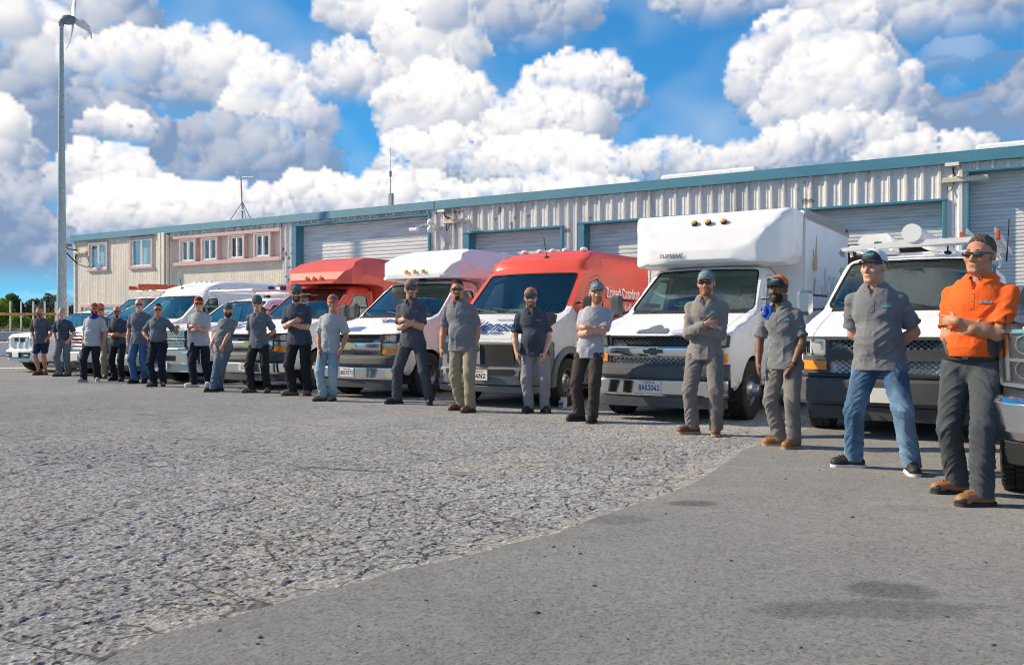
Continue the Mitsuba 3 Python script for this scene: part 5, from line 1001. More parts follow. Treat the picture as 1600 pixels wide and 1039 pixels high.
def person(label, feet, head, top, arms, shirt='polo_grey', pants='trousers_black', shoe='leather_dun', sole='sole_dark', skn='skin_fair', hair='hair_dark', cap=None, glasses=True, beard=None, yaw=0., hyaw=0., build=1.0, belly=0., tee=False, tuck=False, toes=(-.5, .1), hipdx=0., hipdy=0., shorts=False, boot=True, group=None, long=False, pitch=0., roll=0., extra=(), hipy_lean=0., zsh=0.):
    """feet: the two ankles on the ground in the photograph (image left, image right); head: head centre column; top: crown row."""
    Fw = [px2w(*f) for f in feet]; c = (Fw[0]+Fw[1])/2; dist = c[1]
    th = -math.atan2(c[0], c[1]); rz = .5*th-.27+yaw; M = mat4(rz, (c[0], c[1], 0)); k = numbered('person'); labels[k] = {'label': label, 'category': 'person'}
    if group: labels[k]['group'] = group
    cr, sr = math.cos(-rz), math.sin(-rz); loc = lambda w: np.array([cr*(w[0]-c[0])-sr*(w[1]-c[1]), sr*(w[0]-c[0])+cr*(w[1]-c[1])])
    H = 1.17+(516-top)/F*dist-(.022 if cap else .004); H += zsh; s = H/1.78
    hw = np.array([(head-800)/F*dist, dist]); ho = loc(hw); ho[1] = -.01+hipy_lean      # head over the feet, seen from the camera
    fl = [loc(f) for f in Fw]; lift = .018
    P = np.array([ho[0]*.25+hipdx, .01+hipdy, .525*H]); C = np.array([ho[0]*.65+hipdx*.35, hipy_lean*.45+hipdy*.4, .70*H]); Nk = np.array([ho[0]*.92, hipy_lean*.9+.012, .828*H]); Hd = np.array([ho[0], hipy_lean-.012, .926*H])
    b = build; near = dist < 9
    h = float(np.clip(dist*.00088, .0062, .0125)); q = k
    hs = s*.97
    # limbs
    sh = [np.array([C[0]*.3+Nk[0]*.7+sg*.097*H*(.5+.5*b), Nk[1]+.014, .780*H]) for sg in (-1, 1)]
    el, wr, ua, fa = [], [], .170*H, .148*H
    for i, sg in enumerate((-1, 1)):
        a = arms[i] if isinstance(arms, (list, tuple)) else arms
        cx = C[0]; dep = .060*H*b+.02+belly*.5
        tgt, pole = {'hang': ((sh[i][0]+sg*.055*b, -.035, sh[i][2]-.305*H), (sg*.6, 1, 0)), 'hangf': ((sh[i][0]+sg*.02, -.10-belly*.5, sh[i][2]-.295*H), (sg*.9, 1, 0)),
            'pocket': ((P[0]+sg*.088*H, -.085, .515*H), (sg, .9, 0)), 'behind': ((P[0]+sg*.02, .14, .545*H), (sg, .35, -.2)), 'hip': ((P[0]+sg*.098*H*b, -.03, .565*H), (sg, .55, .0)),
            'crossA': ((cx-sg*.022*H, -.088*b-dep, .678*H), (sg*.75, .25, -1)), 'crossB': ((cx-sg*.030*H, -.052*b-dep, .648*H), (sg*.75, .25, -1)), 'crossLA': ((cx-sg*.02*H, -.085*b-dep, .625*H), (sg*.6, .3, -1)), 'crossLB': ((cx-sg*.02*H, -.05*b-dep, .605*H), (sg*.6, .3, -1)),
            'rest': ((sh[i][0]+sg*.30, -.16, .715*H), (sg*.3, .6, -1)), 'front': ((P[0]+sg*.03*H, -.13-belly, .50*H), (sg, .7, 0))}[a]
        e = ik(sh[i], tgt, ua, fa, pole); v = np.array(tgt)-e; w = e+v/np.linalg.norm(v)*fa; el.append(e); wr.append(w)
    hip = [P+np.array([sg*.052*H, 0, -.015*H]) for sg in (-1, 1)]; an = [np.array([f[0], f[1], .045*H+lift]) for f in fl]
    kn = [ik(hip[i], an[i], .245*H, .232*H, (0.25*sg, -1, 0)) for i, sg in enumerate((-1, 1))]
    # grid over the whole figure
    allp = np.vstack([sh, el, wr, hip, an, kn, [Hd, P, C]]); lo = allp.min(0)-.21; hi = allp.max(0)+.21; lo[2] = -.02; hi[2] = H+.03
    hd = .118*s; s0 = s
    fh = h*.66; fine_z = [(Hd[2]-.16*s, H+.03, fh)]+[(w[2]-.17, w[2]+.06, h*.8) for w in wr]
    xs = axis_coords(lo[0], hi[0], h, [(Hd[0]-.1*s, Hd[0]+.1*s, fh)]); ys = axis_coords(lo[1], hi[1], h, [(Hd[1]-.14*s, Hd[1]+.12*s, fh)]); zs = axis_coords(lo[2], hi[2], h*1.15, fine_z)
    Bd = Field(xs, ys, zs)
    # ---- body (skin), one continuous surface
    Bd.cone((C[0], C[1], .75*H), (P[0], P[1], .56*H), .072*H*b, .060*H*b, .03, .62); Bd.cone(sh[0], sh[1], .024*H, .024*H, .03); Bd.cone(hip[0], hip[1], .036*H, .036*H, .03)
    s = s*1.09; R = rotm(th-rz+hyaw, pitch, roll); hp = lambda *a: Hd+R@(np.array(a)*s)
    Bd.cone(Nk-np.array([0, 0, .03*H]), hp(0, .02, -.06), .039*H*(.6+.4*b), .036*H*(.6+.4*b), .03)
    Bd.cone(Nk+np.array([0, .014, -.03]), sh[0], .028*H, .020*H, .03); Bd.cone(Nk+np.array([0, .014, -.03]), sh[1], .028*H, .020*H, .03)
    f = .55+.45*b
    for i in (0, 1):
        Bd.cone(sh[i], el[i], .0265*H*f, .0235*H*f, .015); Bd.cone(el[i], el[i]+(wr[i]-el[i])*.35, .0235*H*f, .0245*H*f, .015); Bd.cone(el[i]+(wr[i]-el[i])*.3, wr[i], .0245*H*f, .0150*H, .015)
        Bd.cone(hip[i]+(kn[i]-hip[i])*.15, kn[i], .036*H, .031*H, .02); Bd.cone(kn[i], kn[i]+(an[i]-kn[i])*.35, .030*H, .0325*H, .02); Bd.cone(kn[i]+(an[i]-kn[i])*.3, an[i], .0325*H, .021*H, .02)
    # ---- head
    E = lambda c_, r, kk=.02, op='+': Bd.ell(hp(*c_), np.array(r)*s, kk*s, R, op); K = lambda a, b_, ra, rb, kk=.012, op='+': Bd.cone(hp(*a), hp(*b_), ra*s, rb*s, kk*s, op=op)
    ch = (b-1)*.5
    E((0, .016, .030), (.075, .096, .088)); E((0, -.033, -.030), (.061+.02*ch, .062, .082), .03); E((0, -.036, -.083), (.048+.03*ch, .052, .036+.01*ch), .025); K((-.014, -.082, -.103), (.014, -.082, -.103), .016, .016, .02)
    K((-.036, -.079, .021), (.036, -.079, .021), .013, .013, .018); E((-.042, -.062, -.024), (.024, .024, .024), .02); E((.042, -.062, -.024), (.024, .024, .024), .02)
    for sx in (-1, 1): E((sx*.031, -.104, -.002), (.017, .016, .012), .014, '-')
    K((0, -.090, .006), (0, -.113, -.034), .0085, .0125, .014); E((-.0125, -.101, -.039), (.009, .010, .008), .008); E((.0125, -.101, -.039), (.009, .010, .008), .008)
    K((-.019, -.0930, -.0635), (.019, -.0930, -.0635), .0055, .0055, .008); K((-.016, -.0925, -.0755), (.016, -.0925, -.0755), .0065, .0065, .008); K((-.024, -.1005, -.0695), (.024, -.1005, -.0695), .002, .002, .003, '-')
    for sx in (-1, 1): Bd.ell(hp(sx*.078, .012, -.008), np.array((.010, .021, .032))*s, .010*s, R)
    # ---- hands: palm, thumb and four fingers each
    for i, sg in enumerate((-1, 1)):
        a = arms[i] if isinstance(arms, (list, tuple)) else arms
        d = wr[i]-el[i]; d /= np.linalg.norm(d)
        if a.startswith('hang') or a in ('front',): nrm, curl = np.array([-sg*.8, .55, 0]), .32
        elif a == 'pocket': nrm, curl = np.array([-sg*.6, .8, 0]), .5; d = np.array([-sg*.25, .12, -1.0])
        elif a == 'hip': nrm, curl = np.array([-sg, .2, .1]), .25; d = np.array([-sg*.15, -.8, -.45])
        elif a == 'behind': nrm, curl = np.array([0, 1, 0]), .5
        elif a in ('crossA', 'crossLA'): nrm, curl = np.array([0, 1, -.1]), .34; d = np.array([-sg*1.0, .30, .06])
        elif a in ('crossB', 'crossLB'): nrm, curl = np.array([0, 1, .1]), .35; d = np.array([-sg*1.0, .85, .12])
        else: nrm, curl = np.array([0, .3, -1]), .45
        d = d/np.linalg.norm(d); nrm = nrm-d*(nrm@d); nrm /= np.linalg.norm(nrm); acr = np.cross(d, nrm); fw = np.array([0, -1, 0.4]) if a.startswith('hang') or a in ('pocket', 'behind', 'front') else np.array([0, -.2, 1.0]); acr = acr*(1 if acr@fw > 0 else -1)
        Rm = np.stack([acr, nrm, d], 1); w = wr[i]; g = s0*.93
        Bd.ell(w+d*.047*g, np.array((.040, .0155, .056))*g, .012, Rm); Bd.cone(w-d*.01, w+d*.03*g, .0155*H*.92, .026*g, .012, 1.0)
        for j, (o, l) in enumerate(((.029, .072), (.010, .080), (-.010, .075), (-.028, .058))):
            p0 = w+d*(.082-abs(o)*.2)*g+acr*o*g; ang = curl*(.8+.09*j); p = p0; rad = .0092*g
            for seg, fr in enumerate((.45, .32, .26)):
                ang2 = ang*(seg+.6); dv = d*math.cos(ang2)+nrm*math.sin(ang2)+acr*o*1.2; p2 = p+dv*l*fr*g*1.02; Bd.cone(p, p2, rad*(1-.08*seg), rad*(.92-.08*seg), .003); p = p2
        t0 = w+d*.022*g+acr*.026*g; t1 = t0+(d*.62+acr*.62+nrm*.38)*.045*g; t2 = t1+(d*.90+acr*.15+nrm*.42)*.036*g; Bd.cone(t0, t1, .0135*g, .011*g, .008); Bd.cone(t1, t2, .011*g, .0085*g, .004)
    body = largest(Bd.mesh()); trimesh.smoothing.filter_taubin(body, .35, .37, 3); put(q+'__body', body, skn, True, M); _used.add(q+'__body')
    rng = np.random.default_rng(int(feet[0][0])); so = rng.uniform(0, 50)
    def garment(nm, Fd, m_, amp=.006, fold=None, lab=None, sm=4):
        m = Fd.mesh(); trimesh.smoothing.filter_taubin(m, .5, .52, sm); n = vnorm(m); v = np.array(m.vertices)
        if amp:
            d = amp*np.clip((v[:, 2]-v[:, 2].min()-.006)/.09, .0, 1)*(1-.65*np.clip((v[:, 2]-.745*H)/(.03*H), 0, 1))*(fold(v) if fold else (meshkit.fbm(v*[9, 9, 7]+so, 2, 3)-.5)*2); m.vertices = v+n*d[:, None]
        garment.mesh = m; return part(q, nm, m, m_, True, M, lab)
    hg = h*1.12
    def grid(lo_, hi_): return Field(axis_coords(lo_[0], hi_[0], hg), axis_coords(lo_[1], hi_[1], hg), axis_coords(lo_[2], hi_[2], hg))
    # ---- trousers
    lo2, hi2 = np.minimum(np.minimum(an[0], an[1]), P)-.2, np.maximum(np.maximum(an[0], an[1]), P)+.2; lo2[2] = 0; hi2[2] = .60*H
    G = grid(lo2, hi2); wst = (.555 if tuck else .50)*H
    G.cone((P[0], P[1], .60*H), (P[0], P[1]+.008, .515*H), .076*H*b+.3*belly, .079*H*(.4+.6*b), .03, .70); G.ell((P[0], P[1]+.032*H, .50*H), (.072*H, .048*H, .055*H), .03)
    hemz = .022*H+lift
    for i in (0, 1):
        bt_ = an[i]+(an[i]-kn[i])*.11
        G.cone(hip[i]+[0, 0, -.02], kn[i], .0565*H*(.5+.5*b), .0445*H, .025); G.cone(kn[i], kn[i]*.45+an[i]*.55, .0445*H, .0405*H, .02); G.cone(kn[i]*.45+an[i]*.55, bt_, .0405*H, .0410*H, .02)
    G.half((0, 0, 1), (0, 0, wst)); G.half((0, 0, -1), (0, 0, .318*H if shorts else hemz))
    kz, cz = kn[0][2], .47*H
    rid = lambda a, sd: (1-np.abs(2*meshkit.noise(a, sd)-1))**2.5*1.7-.75
    def fold_p(v):
        z = v[:, 2]; low = np.exp(-((z-.10*H)/(.07*H))**2); knee = np.exp(-((z-kz)/(.05*H))**2); cr_ = np.exp(-((z-cz)/(.05*H))**2)
        sk = v+np.stack([0*z, 0*z, .85*np.abs(v[:, 0]-P[0])+.5*v[:, 1]], 1); wv = rid(sk*[6, 6, 20]+so, 4); wv2 = rid(sk*[11, 11, 34]+so+7, 6); lng = (meshkit.fbm(v*[16, 16, 3.5]+so, 2, 8)-.5)*2
        return wv*(.30+.75*low+.55*knee+.6*cr_)+wv2*(.08+.28*low+.15*knee)+lng*1.0
    garment('shorts' if shorts else 'trousers', G, pants, .0078, fold_p)
    # ---- shirt
    sl = .66 if not long else 1.0
    pts = [sh[0], sh[1], el[0], el[1], P, C]+([wr[0], wr[1]] if long else [])
    lo3, hi3 = np.min(pts, 0)-.17-belly, np.max(pts, 0)+.17; lo3[2] = .44*H; hi3[2] = Nk[2]+.06; G = grid(lo3, hi3)
    hem = .545*H if tuck else .458*H
    G.cone((C[0]*.7+Nk[0]*.3, C[1], .765*H), (C[0]*.5+P[0]*.5, P[1], .62*H), .088*H*b, .083*H*b, .03, .66); G.cone((C[0]*.5+P[0]*.5, P[1], .62*H), (P[0], P[1], .42*H), .083*H*b+.3*belly, (.078 if tuck else .1215)*H*(.4+.6*b)+.2*belly, .03, .68 if not tuck else .74)
    G.ell((C[0], C[1]-.014*H, .725*H), (.084*H*b, .056*H*b, .075*H), .05); G.ell((C[0], C[1]+.02*H, .74*H), (.080*H*b, .048*H, .07*H), .04)
    if belly: G.ell((C[0]*.5+P[0]*.5, P[1]-.028*H-belly*.5, .60*H), (.082*H*b, .06*H+belly, .095*H), .05)
    G.cone(Nk+np.array([0, .014, -.045]), sh[0]+[0, 0, -.004], .037*H, .0305*H, .022); G.cone(Nk+np.array([0, .014, -.045]), sh[1]+[0, 0, -.004], .037*H, .0305*H, .022)
    for i in (0, 1):
        e1 = sh[i]+(el[i]-sh[i])*(sl if not long else 1.0)
        if long: G.cone(sh[i], el[i], .0345*H*f, .034*H*f, .03); G.cone(el[i], wr[i], .036*H*f, .024*H, .02, cut=.98)
        else: G.cone(sh[i]+[0, 0, -.006], sh[i]+(el[i]-sh[i])*.80, .0305*H*f, (.0385 if not tee else .041)*H*f, .03, cut=1.0)
    G.half((0, 0, -1), (0, 0, hem)); G.half((0, 0, 1), (0, 0, Nk[2]+(.004 if tee else .012)))
    if not tee: G.cone(Nk+np.array([0, -.070, .03]), Nk+np.array([0, -.115, -.070]), .036, .010, .004, op='-')
    G.cone(Nk+np.array([0, -.004, -.008]), Nk+np.array([0, .0, .08]), .037*H, .044*H, .004, op='-')
    def fold_s(v):
        z = v[:, 2]; low = np.clip((.64*H-z)/(.12*H), 0, 1); wv = rid(v*[13, 13, 3.6]+so, 5); w2 = rid(v*[7, 7, 15]+so+3, 7); x = np.abs(v[:, 0]-C[0]); arm = np.clip((x-.085*H)/(.03*H), 0, 1)
        dg = rid(np.stack([(v[:, 0]-C[0])*3, v[:, 1]*4, z*13-np.abs(v[:, 0]-C[0])*11], 1)+so, 9)
        return wv*(.25+.55*low)+w2*(.30+.25*arm)+dg*.55+(meshkit.fbm(v*[8, 8, 5]+so, 2, 15)-.5)*1.2
    ks = garment('shirt' if not tee else 't_shirt', G, shirt, .0105, fold_s)
    if 'side_panel' in extra:
        m = garment.mesh; n = vnorm(m); v = np.asarray(m.vertices); rx = v[:, 0]-C[0]
        for sg in (-1, 1):
            ok = (sg*n[:, 0] > .72) & (v[:, 2] < .70*H) & (sg*rx > .05*H) & (sg*rx < .112*H*b)
            fs = m.faces[ok[m.faces].all(1)]
            if len(fs): u_, inv = np.unique(fs, return_inverse=True); part(ks, 'side_panel', trimesh.Trimesh(v[u_]+n[u_]*.003, inv.reshape(-1, 3), process=False), 'side_grey', True, M)
    if dist < 16:
        if not tee:      # collar: a folded band, open at the front
            nt = 40; a = np.linspace(-math.pi*.5+.46, math.pi*1.5-.46, nt); rn = .040*H; op = np.exp(-((np.abs(np.mod(a+math.pi/2+math.pi, 2*math.pi)-math.pi))/.55)**2)
            rows = []
            for rr_, zz, dz in ((rn-.002, .010, -.03), (rn+.004, .050, -.022), (rn+.014, .048, -.024), (rn+.050, .012, -.060), (rn+.047, .002, -.062), (rn+.012, .034, -.034)):
                rows.append(np.stack([Nk[0]+rr_*np.cos(a)*1.02, Nk[1]+rr_*np.sin(a)*1.0, Nk[2]+zz*s+dz*op+.012*np.sin(a)], 1))
            V = np.stack(rows, 1).reshape(-1, 3); nr = len(rows); fc = []
            for i in range(nt-1):
                for j in range(nr): A, B_ = i*nr+j, i*nr+(j+1) % nr; fc += [(A, B_, B_+nr), (A, B_+nr, A+nr)]
            m = trimesh.Trimesh(V, fc, process=False); trimesh.repair.fix_normals(m); part(q, 'collar', m, shirt, 40, M)
        else:
            a = np.linspace(0, 2*math.pi, 33); part(q, 'collar', tube(np.stack([Nk[0]+.044*H*np.cos(a), Nk[1]-.004+.043*H*np.sin(a), Nk[2]-.004+.012*np.sin(a)], 1), .008, 6), shirt, True, M)
    # ---- shoes
    for i, sg in enumerate((-1, 1)):
        ta = toes[i] if isinstance(toes, (tuple, list)) else toes; d = np.array([math.sin(ta), -math.cos(ta), 0]); a0 = np.array([an[i][0], an[i][1], 0]); sd = np.array([d[1], -d[0], 0]); g = s0
        G = Field(axis_coords(a0[0]-.24, a0[0]+.24, hg), axis_coords(a0[1]-.24, a0[1]+.24, hg), axis_coords(.0, .2, hg*.9)); z0 = .027
        G.cone(a0-d*.050*g+[0, 0, .05], a0+d*.02+[0, 0, .055], .040*g, .043*g, .02); G.cone(a0+d*.02*g+[0, 0, .080], a0+d*.145*g+[0, 0, .050], .044*g, .038*g, .025); G.ell(a0+d*.130*g+sd*sg*-.004+[0, 0, .045], (.047*g, .047*g, .034*g), .02)
        if boot: G.cone(a0+[0, 0, .06], a0+[0, 0, .15], .044*g, .043*g, .02)
        G.half((0, 0, -1), (0, 0, z0-.004)); kk = garment('boot' if boot else 'shoe', G, shoe, .0015, None, None, 3)
        out = LineString([a0[:2]-d[:2]*.055*g, a0[:2]+d[:2]*.02, a0[:2]+d[:2]*.140*g]).buffer(.047*g); m = trimesh.creation.extrude_polygon(out, z0, engine='earcut'); m.apply_translation((0, 0, .012-.009)); part(kk, 'sole', m, sole, 40, M)
        if near and boot and shoe == 'leather_tan' and 'toecap' in extra:
            G2 = Field(axis_coords(a0[0]-.24, a0[0]+.24, hg*.8), axis_coords(a0[1]-.24, a0[1]+.24, hg*.8), axis_coords(.0, .14, hg*.8)); G2.ell(a0+d*.132*g+[0, 0, .044], (.051*g, .054*g, .040*g), .02); G2.half(-d, a0+d*.138*g); G2.half((0, 0, -1), (0, 0, z0)); part(kk, 'toe_cap', G2.mesh(), 'shoe_black', True, M)
        if near:
            for z in range(4): 
                pz = a0+d*(.045+.022*z)*g+np.array([0, 0, .116-.0055*z]); part(kk, 'lace', tube([pz-sd*.024, pz+[0, 0, .007], pz+sd*.024], .004, 5), 'leather_dun' if boot else 'shoe_black', True, M)
    # ---- hair, beard, eyes
    def hfield(step=None): t = (step or fh)*1.0; return Field(axis_coords(Hd[0]-.15*s, Hd[0]+.15*s, t), axis_coords(Hd[1]-.16*s, Hd[1]+.16*s, t), axis_coords(Hd[2]-.18*s, Hd[2]+.18*s, t))
    Rn = lambda v: R@np.array(v, float)
    if hair:
        G = hfield(); G.ell(hp(0, .019, .034), np.array((.0785, .0995, .0945))*s, .01, R)
        if cap: G.half(Rn((0, -.35, 1)), hp(0, 0, .062)); G.half(Rn((0, -.8, -.35)), hp(0, .02, .0))
        else: G.half(Rn((0, -.78, -1)), hp(0, -.075, .088)); G.ell(hp(0, -.110, .045), np.array((.060, .042, .045))*s, .012, R, '-')
        G.half(Rn((0, 0, -1)), hp(0, 0, -.055)); m = G.mesh(); m.vertices += vnorm(m)*((meshkit.fbm(m.vertices*[95, 95, 55], 2, 3)-.5)*.013)[:, None]; part(q, 'hair', m, hair, True, M)
    if beard:
        bm, full = beard; G = hfield(); e = .0035 if full < 2 else .013
        G.ell(hp(0, -.034, -.034), np.array((.0625+.02*ch+e*.5, .064+e*.6, .084+e*.3))*s, .02, R); G.ell(hp(0, -.038, -.086), np.array((.050+.03*ch+e, .054+e, .038+e))*s, .025, R); G.ell(hp(0, -.084, -.108), np.array((.022+e, .018+e, .018+e))*s, .02, R)
        G.half(Rn((0, .35, 1)), hp(0, -.06, -.046)); G.ell(hp(0, -.103, -.069), np.array((.026, .018, .0115))*s, .006, R, '-'); G.half(Rn((0, 1, 0)), hp(0, .012, 0))
        if full < 1: G.half(Rn((1, 0, 0)), hp(.032, 0, 0)); G.half(Rn((-1, 0, 0)), hp(-.032, 0, 0))
        m = G.mesh(); m.vertices += vnorm(m)*((meshkit.fbm(m.vertices*90, 2, 3)-.5)*.007)[:, None]; part(q, 'beard', m, bm, True, M)
    if dist < 14:
        if not glasses:
            for sx in (-1, 1):
                m = trimesh.creation.icosphere(2, .0118*s); m.apply_translation(hp(sx*.031, -.0805, -.001)); kk = part(q, 'eye', m, 'eye_white', True, M)
                m = trimesh.creation.icosphere(2, .0062*s); m.apply_translation(hp(sx*.031, -.0878, -.001)); part(kk, 'iris', m, 'iris', True, M)
        for sx in (-1, 1): part(q, 'eyebrow', tube([hp(sx*.014, -.0945, .022), hp(sx*.032, -.0935, .027), hp(sx*.048, -.079, .021)], [.0032*s, .004*s, .002*s], 6), hair or 'hair_brown', True, M)
    part(q, 'lips', tube([hp(-.020, -.0945, -.069), hp(-.009, -.0995, -.0665), hp(0, -.1005, -.068), hp(.009, -.0995, -.0665), hp(.020, -.0945, -.069)], [.002*s, .0045*s, .0045*s, .0045*s, .002*s], 6), 'lip_dark' if skn == 'skin_brown' else 'lip', True, M)
    if glasses:
        kk = None
        for sx in (-1, 1):
            m = trimesh.creation.icosphere(3, 1.0); m.vertices *= [.0335*s, .008*s, .0165*s]; m.vertices[:, 1] += (m.vertices[:, 0]*sx > 0)*m.vertices[:, 0]**2*3.2/s; m.vertices = (R@m.vertices.T).T+hp(sx*.0325, -.1035, -.001)
            kk = part(q, 'sunglass_lens', m, 'shades', True, M)
        part(q, 'sunglass_frame', cat([tube([hp(-.010, -.109, .006), hp(0, -.112, .009), hp(.010, -.109, .006)], .003*s, 6)]+[tube([hp(sx*.060, -.088, .008), hp(sx*.079, -.045, .008), hp(sx*.083, .012, .004), hp(sx*.081, .03, -.012)], .0032*s, 6) for sx in (-1, 1)]), 'shade_frame', True, M)
    # ---- cap: front and back panels, visor, badge
    if cap:
        ca, cb, cv, badge = cap
        def dome(front):
            G = hfield(fh*1.1); G.ell(hp(0, .014, .046), np.array((.0865, .107, .0975))*s, .01, R); G.half(Rn((0, -.10, -1)), hp(0, 0, .046)); G.half(Rn((0, 1 if front else -1, .25 if front else -.25)), hp(0, -.028, .05)); m = G.mesh(); return m
        kk = part(q, 'cap', dome(True), ca, True, M); part(kk, 'back_panel', dome(False), cb, True, M)
        t = np.linspace(-1, 1, 21); rows = []
        for u_, dz in ((0, .004), (1, .004), (1, -.001), (0, -.001)): 
            rows.append([hp(.082*x, -.086*math.sqrt(max(1-.82*x*x, 0))+.012-u_*.086*math.sqrt(max(1-x*x, 0)), .050+dz-.024*x*x*u_-.010*u_) for x in t])
        V = np.array(rows); n1 = len(t); V = V.transpose(1, 0, 2).reshape(-1, 3); fc = []
        for i in range(n1-1):
            for j in range(4): A, B_ = i*4+j, i*4+(j+1) % 4; fc += [(A, B_, B_+4), (A, B_+4, A+4)]
        m = trimesh.Trimesh(V, fc, process=False); trimesh.repair.fix_normals(m); part(kk, 'visor', m, cv, 40, M); part(kk, 'button', trimesh.creation.icosphere(1, .007).apply_translation(hp(0, .014, .144)), ca, True, M)
        if badge:
            m = text(badge, .020*s, .002, True); bb_ = m.bounds; w_ = bb_[1][0]-bb_[0][0]; m.apply_scale((min(1, .075*s/w_), 1, 1)); m.apply_translation((-(m.bounds[0][0]+m.bounds[1][0])/2, 0, 0)); v = np.array(m.vertices)
            x_, u_, o_ = v[:, 0]/s, v[:, 1]/s, v[:, 2]/s; yy = -np.sqrt(np.maximum(1-(x_/.0865)**2-((.083+u_-.046)/.0975)**2, 0))*.107+.014-.0015-o_
            m.vertices = Hd+(R@(np.stack([x_, yy, .083+u_], 1)*s).T).T; part(kk, 'badge', m, 'teal_thread', False, M)
    # ---- belt and chest lettering
    if tuck:
        a = np.linspace(0, 2*math.pi, 49); V, fc = [], []; rx, ry = .0865*H*b+.3*belly, .0865*H*b*.74+.3*belly
        for x in a[:-1]:
            for rr_, zz in ((1.0, .532*H), (1.03, .532*H), (1.03, .556*H), (1.0, .556*H)): V.append((P[0]+rx*rr_*math.cos(x), P[1]+.0+ry*rr_*math.sin(x), zz))
        for i in range(48):
            for j in range(4): A, B_ = i*4+j, i*4+(j+1) % 4; C_, D_ = ((i+1) % 48)*4+j, ((i+1) % 48)*4+(j+1) % 4; fc += [(A, B_, D_), (A, D_, C_)]
        m = trimesh.Trimesh(V, fc, process=False); trimesh.repair.fix_normals(m); kk = part(q, 'belt', m, 'belt', 40, M); part(kk, 'buckle', box(P[0]-.020, P[0]+.020, P[1]-ry*1.05, P[1]-ry*1.0, .534*H, .554*H, .005), 'buckle', 30, M)
    if dist > 4: pass
    person.last = dict(k=q, M=M, H=H, s=s0, C=C, P=P, Nk=Nk, sh=sh, el=el, wr=wr, an=an, hp=hp, R=R, b=b, Hd=Hd, dist=dist, ks=ks, belly=belly, an_=an)
    if not tee:
        chest_logo(person.last)
        if dist < 15: placket(person.last, shirt)
    return person.last
def chest_logo(L, txt='Jonas', x=.052, z=.742, mt='teal_thread', h=.020):
    """Small stitched lettering, laid on the shirt's own surface."""
    m0 = _cache_mesh(L['ks']); H = L['H']; t = text(txt, h, .0015, True, .15); t.apply_translation((-(t.bounds[0][0]+t.bounds[1][0])/2, 0, 0)); v = np.array(t.vertices)
    X = L['C'][0]+x*H+v[:, 0]; Z = z*H+v[:, 1]; V = np.asarray(m0.vertices); fr = V[:, 1] < L['C'][1]; tr = cKDTree(V[fr][:, [0, 2]]); d_, i_ = tr.query(np.stack([X, Z], 1), k=6)
    Y = V[fr][:, 1][i_].min(1)-.004-v[:, 2]; part(L['ks'], 'chest_lettering', trimesh.Trimesh(np.stack([X, Y, Z], 1), t.faces, process=False), mt, False, L['M'])
def placket(L, mt):
    m0 = _cache_mesh(L['ks']); V = np.asarray(m0.vertices); fr = V[:, 1] < L['C'][1]; tr = cKDTree(V[fr][:, [0, 2]]); zs = np.linspace(L['Nk'][2]-.065, L['Nk'][2]-.20, 12); x0 = L['Nk'][0]*.6+L['C'][0]*.4; P_ = []
    for z in zs:
        for x, o in ((-.019, -.001), (-.017, -.0035), (.017, -.0035), (.019, -.001)):
            i_ = tr.query([x0+x, z], k=5)[1]; P_.append((x0+x, V[fr][i_, 1].mean()+o, z))
    f = [t for i in range(11) for j in range(3) for a in [i*4+j] for t in ((a, a+4, a+5), (a, a+5, a+1))]
    k = part(L['ks'], 'placket', trimesh.Trimesh(P_, f, process=False), mt, 30, L['M'])
    for z in (2, 6, 10):
        q = np.mean(P_[z*4+1:z*4+3], 0)+[0, -.002, 0]; m = trimesh.creation.icosphere(1, .0055); m.vertices *= [1, .4, 1]; m.apply_translation(q); part(k, 'button', m, 'button', True, L['M'])
def _cache_mesh(key):
    fn = scene[key]['filename']
    for a, b in _cache.values():
        if a['filename'] == fn: return b
# ---------------------------------------------------------------- the crew, from left to right
CT = lambda a='cap_teal', b='cap_teal', v='cap_navy', t=None: (a, b, v, t)
GRP = None
person('man in navy shorts and a dark charcoal shirt with short brown hair', [(61, 586), (71, 585.6)], 62, 479, ('pocket', 'pocket'), 'shirt_charcoal', 'shorts_navy', 'leather_brown', beard=('hair_brown', 1), glasses=False, hair='hair_brown', shorts=True, skn='skin_tan', toes=(-.4, .3), build=1.06)
person('grey haired man in a dark navy shirt and faded grey jeans', [(93, 588), (107, 587.5)], 97, 481, ('pocket', 'pocket'), 'polo_dark', 'trousers_slate', 'leather_dun', hair='hair_grey', glasses=False, skn='skin_fair', tuck=True, toes=(-.7, -.1), build=0.97)
person('man in a pale t-shirt with a blue bandana round his neck and black trousers', [(131, 597.5), (152, 596)], 148, 473, ('hang', 'hang'), 'tee_pale', 'trousers_black', 'shoe_grey', 'sole_white', hair='hair_dark', cap=CT('cap_teal', 'cap_orange', 'cap_orange'), glasses=False, beard=('hair_dark', 1), skn='skin_tan', tee=True, boot=False, belly=.02, build=1.06, toes=(-.4, .5))
L = person.last; a = np.linspace(0, 2*math.pi, 25); r_ = np.random.default_rng(1)
part(L['k'], 'bandana', cat([tube(np.stack([L['Nk'][0]+(.042+.006*j)*L['H']*np.cos(a), L['Nk'][1]-.01+(.045+.006*j)*L['H']*np.sin(a), L['Nk'][2]+.03-.022*j+.006*np.sin(a*3+j)-.012*np.cos(a+1.57)], 1), .017, 8) for j in range(3)]), 'bandana_blue', True, L['M'])
person('man in a dark cap half hidden behind the man with the blue bandana', [(156, 591), (164, 591.5)], 157, 474, ('hang', 'hang'), 'polo_slate', 'khaki', 'leather_dun', cap=CT('cap_orange', 'cap_black', 'cap_orange'), glasses=True, hair='hair_dark', skn='skin_tan', toes=(.2, .4))
